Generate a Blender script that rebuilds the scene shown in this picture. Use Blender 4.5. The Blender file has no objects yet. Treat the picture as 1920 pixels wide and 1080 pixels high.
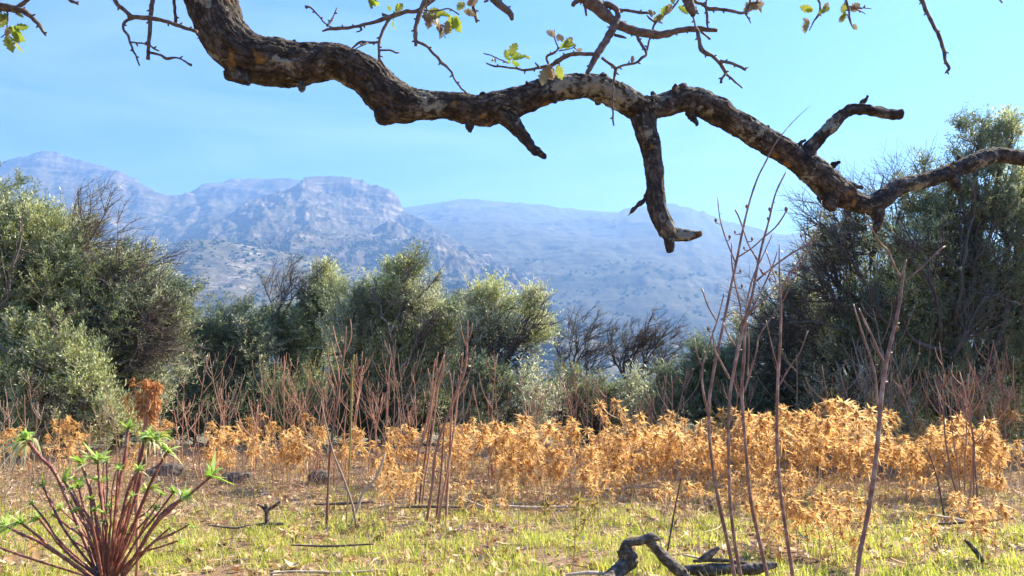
import bpy, bmesh, math, random
import numpy as np
R = math.radians
sc = bpy.context.scene
# ---------------------------------------------------------------- camera, sky, sun, exposure
CAM_H = 0.80
F = 1400.0
PITCH = math.atan(200 / F)
cam_d = bpy.data.cameras.new('camera'); cam = bpy.data.objects.new('camera', cam_d)
sc.collection.objects.link(cam); sc.camera = cam
cam_d.sensor_width = 36; cam_d.lens = 36 * F / 1920
cam_d.clip_start = 0.05; cam_d.clip_end = 60000
cam.location = (0, 0, CAM_H); cam.rotation_euler = (R(90) + PITCH, 0, 0)
SUN_AZ, SUN_EL = R(61), R(41)
sund = (math.sin(SUN_AZ) * math.cos(SUN_EL), math.cos(SUN_AZ) * math.cos(SUN_EL), math.sin(SUN_EL))
w = bpy.data.worlds.new('World'); sc.world = w; w.use_nodes = True
nt = w.node_tree; nt.nodes.clear()
sky = nt.nodes.new('ShaderNodeTexSky'); sky.sky_type = 'NISHITA'; sky.sun_disc = False
sky.sun_elevation = SUN_EL; sky.sun_rotation = SUN_AZ
sky.altitude = 400; sky.air_density = 1.0; sky.dust_density = 0.35; sky.ozone_density = 1.6
bg = nt.nodes.new('ShaderNodeBackground'); bg.inputs[1].default_value = 0.060
out = nt.nodes.new('ShaderNodeOutputWorld')
# faint cirrus streaks high in the sky, part of the sky itself
tc = nt.nodes.new('ShaderNodeTexCoord'); mp = nt.nodes.new('ShaderNodeMapping')
mp.inputs['Scale'].default_value = (1.2, 1.6, 7.0); mp.inputs['Rotation'].default_value = (0.15, 0.3, 0.2)
nz = nt.nodes.new('ShaderNodeTexNoise'); nz.inputs['Scale'].default_value = 1.6; nz.inputs['Detail'].default_value = 7; nz.inputs['Roughness'].default_value = .58
nz.inputs['Distortion'].default_value = 0.6
rp = nt.nodes.new('ShaderNodeValToRGB'); rp.color_ramp.elements[0].position = .47; rp.color_ramp.elements[1].position = .80
rp.color_ramp.elements[0].color = (0, 0, 0, 1); rp.color_ramp.elements[1].color = (.30, .30, .30, 1)
mx = nt.nodes.new('ShaderNodeMix'); mx.data_type = 'RGBA'
mx.inputs['B'].default_value = (5.0, 7.0, 8.4, 1)
tint = nt.nodes.new('ShaderNodeMix'); tint.data_type = 'RGBA'; tint.blend_type = 'MULTIPLY'; tint.inputs['Factor'].default_value = 1
tint.inputs['B'].default_value = (.38, .81, 1.55, 1)
L = nt.links.new
L(tc.outputs['Generated'], mp.inputs[0]); L(mp.outputs[0], nz.inputs['Vector']); L(nz.outputs['Fac'], rp.inputs[0])
L(sky.outputs[0], tint.inputs['A']); L(rp.outputs[0], mx.inputs['Factor']); L(tint.outputs['Result'], mx.inputs['A'])
L(mx.outputs['Result'], bg.inputs[0]); L(bg.outputs[0], out.inputs[0])
sl = bpy.data.lights.new('sun', 'SUN'); sl.energy = 5.0; sl.angle = R(.5); sl.color = (1, .955, .88)
so = bpy.data.objects.new('sun', sl); sc.collection.objects.link(so)
from mathutils import Vector
so.rotation_euler = Vector(sund).to_track_quat('Z', 'Y').to_euler()
sc.view_settings.view_transform = 'Standard'; sc.view_settings.look = 'None'
sc.view_settings.exposure = 1.85; sc.view_settings.gamma = 1
sc.cycles.use_denoising = True; sc.cycles.denoising_prefilter = 'FAST'
sc.cycles.max_bounces = 6; sc.cycles.transmission_bounces = 4; sc.cycles.transparent_max_bounces = 8
sc.cycles.volume_bounces = 0; sc.cycles.diffuse_bounces = 3
sc.cycles.sample_clamp_indirect = 6

rng = np.random.default_rng(7); random.seed(7)
cp, sp_ = math.cos(PITCH), math.sin(PITCH)
# ---------------------------------------------------------------- geometry helpers
def P(px, py, d):
    """world point at forward distance d (metres along y) seen at photo pixel px,py"""
    u = (540 - py) / F; r = (px - 960) / F
    y = cp - u * sp_; z = sp_ + u * cp
    k = d / y
    return np.array([r * k, d, CAM_H + z * k])
def groundz(x, y):
    x = np.asarray(x, float); y = np.asarray(y, float)
    rr = np.hypot(x, y)
    z = .018 * np.sin(x * 1.7 + 1) * np.cos(y * 1.3) + .012 * np.sin(x * 4.1 + y * 3.3)
    z = z - np.clip((rr - 13) / 60, 0, 1) ** 1.1 * 9 - np.clip((rr - 73) / 300, 0, 1) * 6
    return z
def G(px, py):
    d = 5.
    for _ in range(12):
        p = P(px, py, d)
        gz = float(groundz(p[0], p[1]))
        # solve along ray
        sl_ = (p[2] - CAM_H) / d
        d = (gz - CAM_H) / sl_
    p = P(px, py, d); return p
def link(o): sc.collection.objects.link(o); return o
def tag(o, label=None, cat=None, group=None, kind=None):
    if label: o['label'] = label
    if cat: o['category'] = cat
    if group: o['group'] = group
    if kind: o['kind'] = kind
    return o
def empty(name, loc=(0, 0, 0)):
    o = bpy.data.objects.new(name, None); o.empty_display_size = .05; o.location = tuple(float(v) for v in loc); return link(o)
class Geo:
    """collects vertices and faces"""
    def __init__(s): s.v = []; s.f4 = []; s.f3 = []; s.n = 0
    def add(s, v, f4=None, f3=None):
        v = np.asarray(v, float).reshape(-1, 3)
        if f4 is not None and len(f4): s.f4.append(np.asarray(f4).reshape(-1, 4) + s.n)
        if f3 is not None and len(f3): s.f3.append(np.asarray(f3).reshape(-1, 3) + s.n)
        s.v.append(v); s.n += len(v)
    def quads(s, q):
        q = np.asarray(q); n = len(q)
        s.add(q.reshape(-1, 3), np.arange(n * 4).reshape(n, 4))
    def tubes(s, pts, rad, sides=4, cap=True):
        pts = np.asarray(pts, float); rad = np.asarray(rad, float)
        if pts.ndim == 2: pts = pts[None]; rad = rad[None]
        N, K, _ = pts.shape
        t = np.gradient(pts, axis=1); t /= np.linalg.norm(t, axis=2, keepdims=True) + 1e-9
        m = t.mean(1); ref = np.where(np.abs(m[:, 2:3]) > .8, [[1, .1, 0]], [[.05, .1, 1]])
        a = np.cross(t, ref[:, None, :]); a /= np.linalg.norm(a, axis=2, keepdims=True) + 1e-9
        b = np.cross(t, a)
        ang = np.arange(sides) / sides * 2 * np.pi
        ring = pts[:, :, None, :] + rad[:, :, None, None] * (np.cos(ang)[None, None, :, None] * a[:, :, None, :] + np.sin(ang)[None, None, :, None] * b[:, :, None, :])
        idx = np.arange(N * K * sides).reshape(N, K, sides)
        q = np.stack([idx[:, :-1, :], np.roll(idx, -1, 2)[:, :-1, :], np.roll(idx, -1, 2)[:, 1:, :], idx[:, 1:, :]], -1)
        f3 = None
        if cap and sides >= 3:
            f = []
            for i in range(1, sides - 1):
                f.append(np.stack([idx[:, 0, 0], idx[:, 0, i + 1], idx[:, 0, i]], -1)); f.append(np.stack([idx[:, -1, 0], idx[:, -1, i], idx[:, -1, i + 1]], -1))
            f3 = np.concatenate(f)
        s.add(ring.reshape(-1, 3), q.reshape(-1, 4), f3)
    def strips(s, pts, wid, side):
        """flat strips: pts (N,K,3), wid (N,K), side (N,3)"""
        N, K, _ = pts.shape
        l = pts - side[:, None, :] * wid[:, :, None] / 2; r = pts + side[:, None, :] * wid[:, :, None] / 2
        v = np.stack([l, r], 2); idx = np.arange(N * K * 2).reshape(N, K, 2)
        q = np.stack([idx[:, :-1, 0], idx[:, :-1, 1], idx[:, 1:, 1], idx[:, 1:, 0]], -1)
        s.add(v.reshape(-1, 3), q.reshape(-1, 4))
    def mesh(s, name, mats, smooth=True):
        me = bpy.data.meshes.new(name)
        v = np.concatenate(s.v).astype(np.float32)
        f4 = np.concatenate(s.f4) if s.f4 else np.zeros((0, 4), int)
        f3 = np.concatenate(s.f3) if s.f3 else np.zeros((0, 3), int)
        me.vertices.add(len(v)); me.vertices.foreach_set('co', v.ravel())
        nl = len(f4) * 4 + len(f3) * 3; nf = len(f4) + len(f3)
        me.loops.add(nl); me.polygons.add(nf)
        me.loops.foreach_set('vertex_index', np.concatenate([f4.ravel(), f3.ravel()]).astype(np.int32))
        st = np.concatenate([np.arange(len(f4)) * 4, len(f4) * 4 + np.arange(len(f3)) * 3]).astype(np.int32)
        me.polygons.foreach_set('loop_start', st)
        me.polygons.foreach_set('use_smooth', np.full(nf, smooth))
        me.update(calc_edges=True); me.validate()
        if not isinstance(mats, (list, tuple)): mats = [mats]
        for m in mats: me.materials.append(m)
        return me
    def build(s, name, mat, parent=None, smooth=True, loc=None):
        me = s.mesh(name, mat, smooth); o = link(bpy.data.objects.new(name, me))
        if parent is not None: o.parent = parent
        if loc is not None: o.location = tuple(float(v) for v in loc)
        return o
def rel(parent):
    return np.array(parent.location)
def resample(pts, n, w=None):
    """catmull-rom through pts (with trailing columns), n samples"""
    p = np.asarray(pts, float)
    if len(p) == 2: p = np.array([p[0], (p[0] + p[1]) / 2, p[1]])
    e = np.vstack([2 * p[0] - p[1], p, 2 * p[-1] - p[-2]])
    d = np.concatenate([[0], np.cumsum(np.linalg.norm(np.diff(p[:, :3], axis=0), axis=1))])
    u = np.interp(np.linspace(0, d[-1], n), d, np.arange(len(p)))
    i = np.clip(u.astype(int), 0, len(p) - 2); t = (u - i)[:, None]
    p0, p1, p2, p3 = e[i], e[i + 1], e[i + 2], e[i + 3]
    return .5 * (2 * p1 + (p2 - p0) * t + (2 * p0 - 5 * p1 + 4 * p2 - p3) * t ** 2 + (3 * p1 - p0 - 3 * p2 + p3) * t ** 3)
# gradient noise
_perm = np.random.default_rng(3).permutation(256); _perm = np.concatenate([_perm, _perm, _perm])
_g = np.random.default_rng(4).normal(size=(256, 3)); _g /= np.linalg.norm(_g, axis=1, keepdims=True)
def perlin(p):
    p = np.asarray(p, float); i = np.floor(p).astype(int); f = p - i; i &= 255
    u = f * f * f * (f * (f * 6 - 15) + 10); r = 0
    for dx in (0, 1):
        for dy in (0, 1):
            for dz in (0, 1):
                h = _perm[_perm[_perm[(i[..., 0] + dx) & 255] + ((i[..., 1] + dy) & 255)] + ((i[..., 2] + dz) & 255)]
                d = (_g[h] * (f - np.array([dx, dy, dz]))).sum(-1)
                r = r + d * np.where(dx, u[..., 0], 1 - u[..., 0]) * np.where(dy, u[..., 1], 1 - u[..., 1]) * np.where(dz, u[..., 2], 1 - u[..., 2])
    return r * 1.6
def fbm(p, o=5, g=.5, l=2.03, ridged=False):
    a = 1.; s = 0; t = 0; p = np.asarray(p, float)
    for k in range(o):
        n = perlin(p + k * 17.3)
        if ridged: n = 1 - 2 * np.abs(n)
        s = s + a * n; t += a; a *= g; p = p * l
    return s / t
def unit(v): v = np.asarray(v, float); return v / (np.linalg.norm(v, axis=-1, keepdims=True) + 1e-9)
# ---------------------------------------------------------------- materials
def mat(name):
    m = bpy.data.materials.new(name); m.use_nodes = True; n = m.node_tree
    b = n.nodes['Principled BSDF']; return m, n, b
def N(n, t, **k):
    x = n.nodes.new(t)
    for a, v in k.items():
        if a in x.inputs: x.inputs[a].default_value = v
        else: setattr(x, a, v)
    return x
def ramp(n, stops, fac=None):
    r = n.nodes.new('ShaderNodeValToRGB'); e = r.color_ramp.elements
    while len(e) < len(stops): e.new(.5)
    for i, (p, c) in enumerate(stops): e[i].position = p; e[i].color = (*c, 1)
    if fac is not None: n.links.new(fac, r.inputs[0])
    return r
def leaf_mat(name, cols, under=None, trans=.35, rough=.5, clump=None, spec=.4):
    """thin leaf: colour differs from leaf to leaf, a share of the light passes through"""
    m, n, b = mat(name); l = n.links.new
    g = n.nodes.new('ShaderNodeNewGeometry')
    st = [(i / max(1, len(cols) - 1), c) for i, c in enumerate(cols)]
    r = ramp(n, st, g.outputs['Random Per Island']); col = r.outputs[0]
    if clump:
        t = n.nodes.new('ShaderNodeNewGeometry')
        nz = N(n, 'ShaderNodeTexNoise', Scale=clump[0], Detail=2.0); l(t.outputs['Position'], nz.inputs['Vector'])
        r2 = ramp(n, [(.38, clump[1]), (.62, clump[2])], nz.outputs['Fac'])
        mm = N(n, 'ShaderNodeMix', data_type='RGBA', blend_type='MULTIPLY'); mm.inputs['Factor'].default_value = 1
        l(col, mm.inputs['A']); l(r2.outputs[0], mm.inputs['B']); col = mm.outputs['Result']
    if under:
        mm = N(n, 'ShaderNodeMix', data_type='RGBA'); l(g.outputs['Backfacing'], mm.inputs['Factor'])
        l(col, mm.inputs['A']); mm.inputs['B'].default_value = (*under, 1); col = mm.outputs['Result']
    l(col, b.inputs['Base Color']); b.inputs['Roughness'].default_value = rough
    b.inputs['Specular IOR Level'].default_value = spec
    tr = n.nodes.new('ShaderNodeBsdfTranslucent'); l(col, tr.inputs['Color'])
    ms = n.nodes.new('ShaderNodeMixShader'); ms.inputs[0].default_value = trans
    o = n.nodes['Material Output']; l(b.outputs[0], ms.inputs[1]); l(tr.outputs[0], ms.inputs[2]); l(ms.outputs[0], o.inputs[0])
    return m
def wood_mat(name, c1, c2, scale=30., bump=.3, rough=.8, c3=None, isl=False):
    m, n, b = mat(name); l = n.links.new
    t = n.nodes.new('ShaderNodeTexCoord')
    nz = N(n, 'ShaderNodeTexNoise', Scale=scale, Detail=5.0, Roughness=.6); l(t.outputs['Object'], nz.inputs['Vector'])
    st = [(.32, c1), (.66, c2)] if c3 is None else [(.3, c1), (.5, c2), (.7, c3)]
    r = ramp(n, st, nz.outputs['Fac']); col = r.outputs[0]
    if isl:
        g = n.nodes.new('ShaderNodeNewGeometry'); rr = ramp(n, [(0, (.6, .6, .6)), (1, (1.35, 1.3, 1.25))], g.outputs['Random Per Island'])
        mm = N(n, 'ShaderNodeMix', data_type='RGBA', blend_type='MULTIPLY'); mm.inputs['Factor'].default_value = 1
        l(col, mm.inputs['A']); l(rr.outputs[0], mm.inputs['B']); col = mm.outputs['Result']
    l(col, b.inputs['Base Color']); b.inputs['Roughness'].default_value = rough
    bp = N(n, 'ShaderNodeBump', Strength=bump, Distance=.004); l(nz.outputs['Fac'], bp.inputs['Height']); l(bp.outputs[0], b.inputs['Normal'])
    return m
M = {}
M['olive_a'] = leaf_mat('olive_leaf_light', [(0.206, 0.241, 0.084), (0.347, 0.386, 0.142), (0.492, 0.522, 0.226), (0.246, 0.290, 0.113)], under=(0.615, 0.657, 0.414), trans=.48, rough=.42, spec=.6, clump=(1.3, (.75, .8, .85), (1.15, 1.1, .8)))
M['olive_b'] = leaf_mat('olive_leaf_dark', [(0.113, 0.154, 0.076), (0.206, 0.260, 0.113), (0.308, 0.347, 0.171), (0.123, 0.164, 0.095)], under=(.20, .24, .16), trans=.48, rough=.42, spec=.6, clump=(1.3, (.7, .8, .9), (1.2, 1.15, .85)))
M['olive_c'] = leaf_mat('olive_leaf_grey', [(0.185, 0.223, 0.122), (0.308, 0.347, 0.188), (0.451, 0.463, 0.283), (0.554, 0.483, 0.300)], under=(0.615, 0.637, 0.452), trans=.48, rough=.42, spec=.6, clump=(1.5, (.8, .85, .9), (1.1, 1.1, .95)))
M['deadtwig'] = wood_mat('olive_twig', (.09, .07, .06), (.17, .14, .12), 8, .1, isl=True)
M['olivewood'] = wood_mat('olive_wood', (.05, .04, .033), (.12, .10, .085), 12, .4)
M['stalk'] = wood_mat('dry_stalk', (.26, .12, .08), (.42, .23, .15), 14, .1, isl=True)
M['stalk_grey'] = wood_mat('grey_stalk', (.20, .13, .10), (.33, .24, .18), 14, .1, isl=True)
M['tall'] = wood_mat('tall_stem', (.10, .045, .035), (.24, .12, .085), 26, 1.0, rough=.45, c3=(.48, .35, .28))
M['capsule'] = wood_mat('seed_capsule', (.16, .08, .06), (.26, .15, .11), 60, .3)
M['thistle'] = leaf_mat('thistle_bract', [(.77, .45, .15), (.86, .57, .23), (.89, .69, .36), (.46, .24, .09), (.82, .50, .18)], trans=.6, rough=.6, spec=.2)
M['thistle_core'] = wood_mat('thistle_core', (.25, .10, .03), (.45, .22, .07), 90, .5)
M['thistle_stem'] = wood_mat('thistle_stem', (.45, .30, .16), (.60, .42, .24), 20, .1)
M['thistle_green'] = leaf_mat('thistle_bract_green', [(.30, .27, .06), (.40, .33, .08), (.24, .24, .06), (.60, .36, .10)], trans=.45, rough=.6, spec=.2)
M['grass'] = leaf_mat('grass_blade', [(.27, .41, .03), (.46, .57, .05), (.60, .62, .10), (.74, .62, .26), (.34, .42, .05), (.64, .52, .20)], trans=.58, rough=.5)
M['dryleaf'] = leaf_mat('dry_oak_leaf', [(.30, .12, .05), (.58, .40, .22), (.78, .62, .42), (.42, .20, .07), (.70, .52, .32), (.12, .055, .03), (.50, .26, .10)], trans=.25, rough=.55)
M['straw'] = leaf_mat('straw', [(.62, .46, .28), (.45, .29, .17), (.72, .60, .44), (.33, .18, .10), (.55, .33, .15)], trans=.2, rough=.6)
M['oakleaf'] = leaf_mat('oak_leaf_green', [(.24, .32, .04), (.36, .42, .06), (.30, .30, .06), (.45, .46, .10)], trans=.55, rough=.45, clump=(30, (.7, .8, .7), (1.1, 1.1, 1)))
M['oakleaf_brown'] = leaf_mat('oak_leaf_withered', [(.30, .22, .13), (.40, .30, .18), (.22, .20, .08), (.34, .18, .10)], trans=.4, rough=.6)
M['red_stem'] = wood_mat('red_stem', (.10, .025, .022), (.22, .065, .045), 45, .5, rough=.5, c3=(.38, .20, .14))
M['rosette'] = leaf_mat('rosette_leaf', [(.26, .46, .05), (.42, .60, .10), (.52, .62, .22), (.20, .40, .05)], trans=.45, rough=.4)
M['rosette_pale'] = leaf_mat('rosette_leaf_pale', [(.55, .55, .30), (.66, .62, .38), (.45, .48, .22)], trans=.4, rough=.5)
M['rust'] = leaf_mat('rusty_seed', [(.36, .12, .035), (.52, .22, .07), (.66, .38, .17)], trans=.2, rough=.7)
M['yellow'] = leaf_mat('yellow_petal', [(.85, .60, .03), (.9, .7, .05)], trans=.3)
M['burnt'] = wood_mat('weathered_dark_wood', (.02, .014, .011), (.075, .054, .042), 45, 1.0, c3=(.26, .205, .165))
M['palewood'] = wood_mat('bleached_stick', (.30, .22, .16), (.58, .47, .36), 30, .2)
M['wooddark'] = wood_mat('dark_stick', (.05, .035, .03), (.14, .10, .08), 20, .3)
M['greenstalk'] = leaf_mat('mossy_flower_spike', [(.25, .24, .06), (.34, .30, .09), (.42, .30, .16)], trans=.3)
M['bush'] = leaf_mat('far_foliage', [(.06, .08, .045), (.09, .115, .06), (.13, .15, .085)], trans=0, rough=.9, spec=0)

def bark_mat(attr=True):
    m, n, b = mat('oak_bark' if attr else 'oak_trunk_bark'); l = n.links.new
    t = n.nodes.new('ShaderNodeTexCoord')
    n1 = N(n, 'ShaderNodeTexNoise', Scale=22.0, Detail=8.0, Roughness=.65); l(t.outputs['Object'], n1.inputs['Vector'])
    base = ramp(n, [(.3, (.026, .022, .021)), (.5, (.070, .060, .055)), (.72, (.20, .175, .155))], n1.outputs['Fac'])
    gr = n.nodes.new('ShaderNodeAttribute'); gr.attribute_name = 'grain'; gsrc = gr.outputs['Vector'] if attr else t.outputs['Object']
    gm = N(n, 'ShaderNodeMapping'); gm.inputs['Scale'].default_value = (.28, 1, 1) if attr else (1, 1, .3); l(gsrc, gm.inputs[0])
    ng = N(n, 'ShaderNodeTexNoise', Scale=70.0, Detail=6.0, Roughness=.6, Distortion=.5); l(gm.outputs[0], ng.inputs['Vector'])
    # plates and cracks
    v = N(n, 'ShaderNodeTexVoronoi', Scale=42.0, feature='DISTANCE_TO_EDGE')
    dm = N(n, 'ShaderNodeMix', data_type='RGBA'); dm.inputs['Factor'].default_value = .06
    n4 = N(n, 'ShaderNodeTexNoise', Scale=18.0, Detail=3.0); l(t.outputs['Object'], n4.inputs['Vector'])
    l(gm.outputs[0], dm.inputs['A']); l(n4.outputs['Color'], dm.inputs['B']); l(dm.outputs['Result'], v.inputs['Vector'])
    cr = ramp(n, [(0, (.25, .23, .22)), (.12, (1, 1, 1))], v.outputs['Distance'])
    cr2 = ramp(n, [(.36, (.35, .33, .32)), (.56, (1.15, 1.12, 1.1))], ng.outputs['Fac'])
    crm = N(n, 'ShaderNodeMix', data_type='RGBA', blend_type='MULTIPLY'); crm.inputs['Factor'].default_value = 1; l(cr.outputs[0], crm.inputs['A']); l(cr2.outputs[0], crm.inputs['B'])
    mm = N(n, 'ShaderNodeMix', data_type='RGBA', blend_type='MULTIPLY'); mm.inputs['Factor'].default_value = .8
    l(base.outputs[0], mm.inputs['A']); l(crm.outputs['Result'], mm.inputs['B'])
    # lichen
    n2 = N(n, 'ShaderNodeTexNoise', Scale=34.0, Detail=6.0, Roughness=.7); l(t.outputs['Object'], n2.inputs['Vector'])
    n3 = N(n, 'ShaderNodeTexNoise', Scale=6.0, Detail=2.0); l(t.outputs['Object'], n3.inputs['Vector'])
    ad = N(n, 'ShaderNodeMath', operation='ADD'); l(n2.outputs['Fac'], ad.inputs[0]); l(n3.outputs['Fac'], ad.inputs[1])
    lr = ramp(n, [(.0, (0, 0, 0)), (.555, (0, 0, 0)), (.60, (.62, .62, .62))]); hf = N(n, 'ShaderNodeMath', operation='MULTIPLY'); hf.inputs[1].default_value = .5
    l(ad.outputs[0], hf.inputs[0]); l(hf.outputs[0], lr.inputs[0])
    m2 = N(n, 'ShaderNodeMix', data_type='RGBA'); l(lr.outputs[0], m2.inputs['Factor']); l(mm.outputs['Result'], m2.inputs['A']); m2.inputs['B'].default_value = (.36, .36, .31, 1)
    n5 = N(n, 'ShaderNodeTexNoise', Scale=13.0, Detail=4.0); mp5 = N(n, 'ShaderNodeMapping'); mp5.inputs['Location'].default_value = (3, 7, 1)
    l(t.outputs['Object'], mp5.inputs[0]); l(mp5.outputs[0], n5.inputs['Vector'])
    orr = ramp(n, [(.62, (0, 0, 0)), (.70, (.7, .7, .7))], n5.outputs['Fac'])
    m3 = N(n, 'ShaderNodeMix', data_type='RGBA'); l(orr.outputs[0], m3.inputs['Factor']); l(m2.outputs['Result'], m3.inputs['A']); m3.inputs['B'].default_value = (.30, .16, .04, 1)
    l(m3.outputs['Result'], b.inputs['Base Color']); b.inputs['Roughness'].default_value = .9
    b.inputs['Specular IOR Level'].default_value = .2
    b1 = N(n, 'ShaderNodeBump', Strength=.9, Distance=.006); l(n1.outputs['Fac'], b1.inputs['Height'])
    b2 = N(n, 'ShaderNodeBump', Strength=.8, Distance=.005); l(crm.outputs['Result'], b2.inputs['Height']); l(b1.outputs[0], b2.inputs['Normal'])
    l(b2.outputs[0], b.inputs['Normal'])
    return m
M['bark'] = bark_mat(); M['bark_trunk'] = bark_mat(False)
M['twigbark'] = wood_mat('oak_twig_bark', (.045, .03, .028), (.11, .08, .065), 60, .6, c3=(.20, .16, .13))

def ground_mat():
    m, n, b = mat('soil_and_litter'); l = n.links.new
    t = n.nodes.new('ShaderNodeTexCoord')
    a = N(n, 'ShaderNodeTexNoise', Scale=2.2, Detail=9.0, Roughness=.7); l(t.outputs['Object'], a.inputs['Vector'])
    r = ramp(n, [(.3, (.17, .10, .06)), (.48, (.36, .24, .15)), (.7, (.55, .40, .27))], a.outputs['Fac'])
    v = N(n, 'ShaderNodeTexNoise', Scale=60.0, Detail=6.0, Roughness=.7); l(t.outputs['Object'], v.inputs['Vector'])
    r2 = ramp(n, [(.35, (.45, .42, .4)), (.65, (1.15, 1.12, 1.08))], v.outputs['Fac'])
    mm = N(n, 'ShaderNodeMix', data_type='RGBA', blend_type='MULTIPLY'); mm.inputs['Factor'].default_value = 1
    l(r.outputs[0], mm.inputs['A']); l(r2.outputs[0], mm.inputs['B'])
    # far fields turn scrubby green
    sx = N(n, 'ShaderNodeSeparateXYZ'); l(t.outputs['Object'], sx.inputs[0])
    ln = N(n, 'ShaderNodeVectorMath', operation='LENGTH'); l(t.outputs['Object'], ln.inputs[0])
    mr = N(n, 'ShaderNodeMapRange'); mr.inputs['From Min'].default_value = 20; mr.inputs['From Max'].default_value = 60; l(ln.outputs['Value'], mr.inputs['Value'])
    m2 = N(n, 'ShaderNodeMix', data_type='RGBA'); l(mr.outputs[0], m2.inputs['Factor']); l(mm.outputs['Result'], m2.inputs['A'])
    n3 = N(n, 'ShaderNodeTexNoise', Scale=.05, Detail=8.0, Roughness=.7); l(t.outputs['Object'], n3.inputs['Vector'])
    r3 = ramp(n, [(.35, (.06, .08, .035)), (.6, (.24, .20, .12))], n3.outputs['Fac']); l(r3.outputs[0], m2.inputs['B'])
    l(m2.outputs['Result'], b.inputs['Base Color']); b.inputs['Roughness'].default_value = .95; b.inputs['Specular IOR Level'].default_value = .1
    bp = N(n, 'ShaderNodeBump', Strength=1.0, Distance=.02); l(v.outputs['Fac'], bp.inputs['Height']); l(bp.outputs[0], b.inputs['Normal'])
    return m
M['ground'] = ground_mat()
def rock_mat(name, scrub, veg=.5, sc_=1.0, rk_=1.0):
    m, n, b = mat(name); l = n.links.new
    t = n.nodes.new('ShaderNodeTexCoord'); g = n.nodes.new('ShaderNodeNewGeometry')
    mp = N(n, 'ShaderNodeMapping'); mp.inputs['Scale'].default_value = (.8, .8, 7.0); l(t.outputs['Object'], mp.inputs[0])
    a = N(n, 'ShaderNodeTexNoise', Scale=.006 * sc_, Detail=10.0, Roughness=.68); l(mp.outputs[0], a.inputs['Vector'])
    rk = ramp(n, [(.34, (.055 * rk_, .05 * rk_, .045 * rk_)), (.52, (.13 * rk_, .115 * rk_, .105 * rk_)), (.68, (.34 * rk_, .31 * rk_, .28 * rk_))], a.outputs['Fac'])
    v = N(n, 'ShaderNodeTexNoise', Scale=.03 * sc_, Detail=8.0, Roughness=.75); l(t.outputs['Object'], v.inputs['Vector'])
    s = N(n, 'ShaderNodeSeparateXYZ'); l(g.outputs['Normal'], s.inputs[0])
    # steep ground is bare rock, gentle ground carries scrub
    mr = N(n, 'ShaderNodeMapRange'); mr.inputs['From Min'].default_value = .45; mr.inputs['From Max'].default_value = .8; mr.inputs['To Min'].default_value = -.18; mr.inputs['To Max'].default_value = .10; l(s.outputs[2], mr.inputs['Value'])
    n6 = N(n, 'ShaderNodeTexNoise', Scale=.0022 * sc_, Detail=3.0); l(t.outputs['Object'], n6.inputs['Vector'])
    a1 = N(n, 'ShaderNodeMath', operation='ADD'); l(v.outputs['Fac'], a1.inputs[0]); l(mr.outputs[0], a1.inputs[1])
    a2 = N(n, 'ShaderNodeMath', operation='MULTIPLY_ADD'); a2.inputs[1].default_value = .7; l(n6.outputs['Fac'], a2.inputs[0]); l(a1.outputs[0], a2.inputs[2])
    th = .35 + .5 * (1 - veg) + .3
    vr = ramp(n, [(th - .05, (0, 0, 0)), (th + .05, (.85, .85, .85))], a2.outputs[0])
    mm = N(n, 'ShaderNodeMix', data_type='RGBA'); l(vr.outputs[0], mm.inputs['Factor']); l(rk.outputs[0], mm.inputs['A']); mm.inputs['B'].default_value = (*scrub, 1)
    l(mm.outputs['Result'], b.inputs['Base Color']); b.inputs['Roughness'].default_value = .95; b.inputs['Specular IOR Level'].default_value = .1
    bp = N(n, 'ShaderNodeBump', Strength=1.0, Distance=14.0 / sc_); l(a.outputs['Fac'], bp.inputs['Height'])
    b2 = N(n, 'ShaderNodeBump', Strength=.7, Distance=5.0 / sc_); l(v.outputs['Fac'], b2.inputs['Height']); l(bp.outputs[0], b2.inputs['Normal'])
    l(b2.outputs[0], b.inputs['Normal'])
    return m

# ---------------------------------------------------------------- ground sheet
def make_ground():
    rad = np.concatenate([np.linspace(0, 14, 90), np.geomspace(14.5, 9000, 90)])
    th = np.linspace(0, 2 * np.pi, 241)[:-1]
    rr, tt = np.meshgrid(rad, th, indexing='ij'); x = rr * np.sin(tt); y = rr * np.cos(tt)
    z = groundz(x, y) + np.where(rr < 20, .02 * fbm(np.stack([x * 2.5, y * 2.5, 0 * x], -1), 4), 0) * (rr > .2)
    v = np.stack([x, y, z], -1); idx = np.arange(v.shape[0] * v.shape[1]).reshape(v.shape[:2])
    q = np.stack([idx[:-1], idx[1:], np.roll(idx, -1, 1)[1:], np.roll(idx, -1, 1)[:-1]], -1).reshape(-1, 4)
    g = Geo(); g.add(v.reshape(-1, 3), q[:, ::-1]); o = g.build('ground', M['ground']); tag(o, kind='structure')
make_ground()

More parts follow.
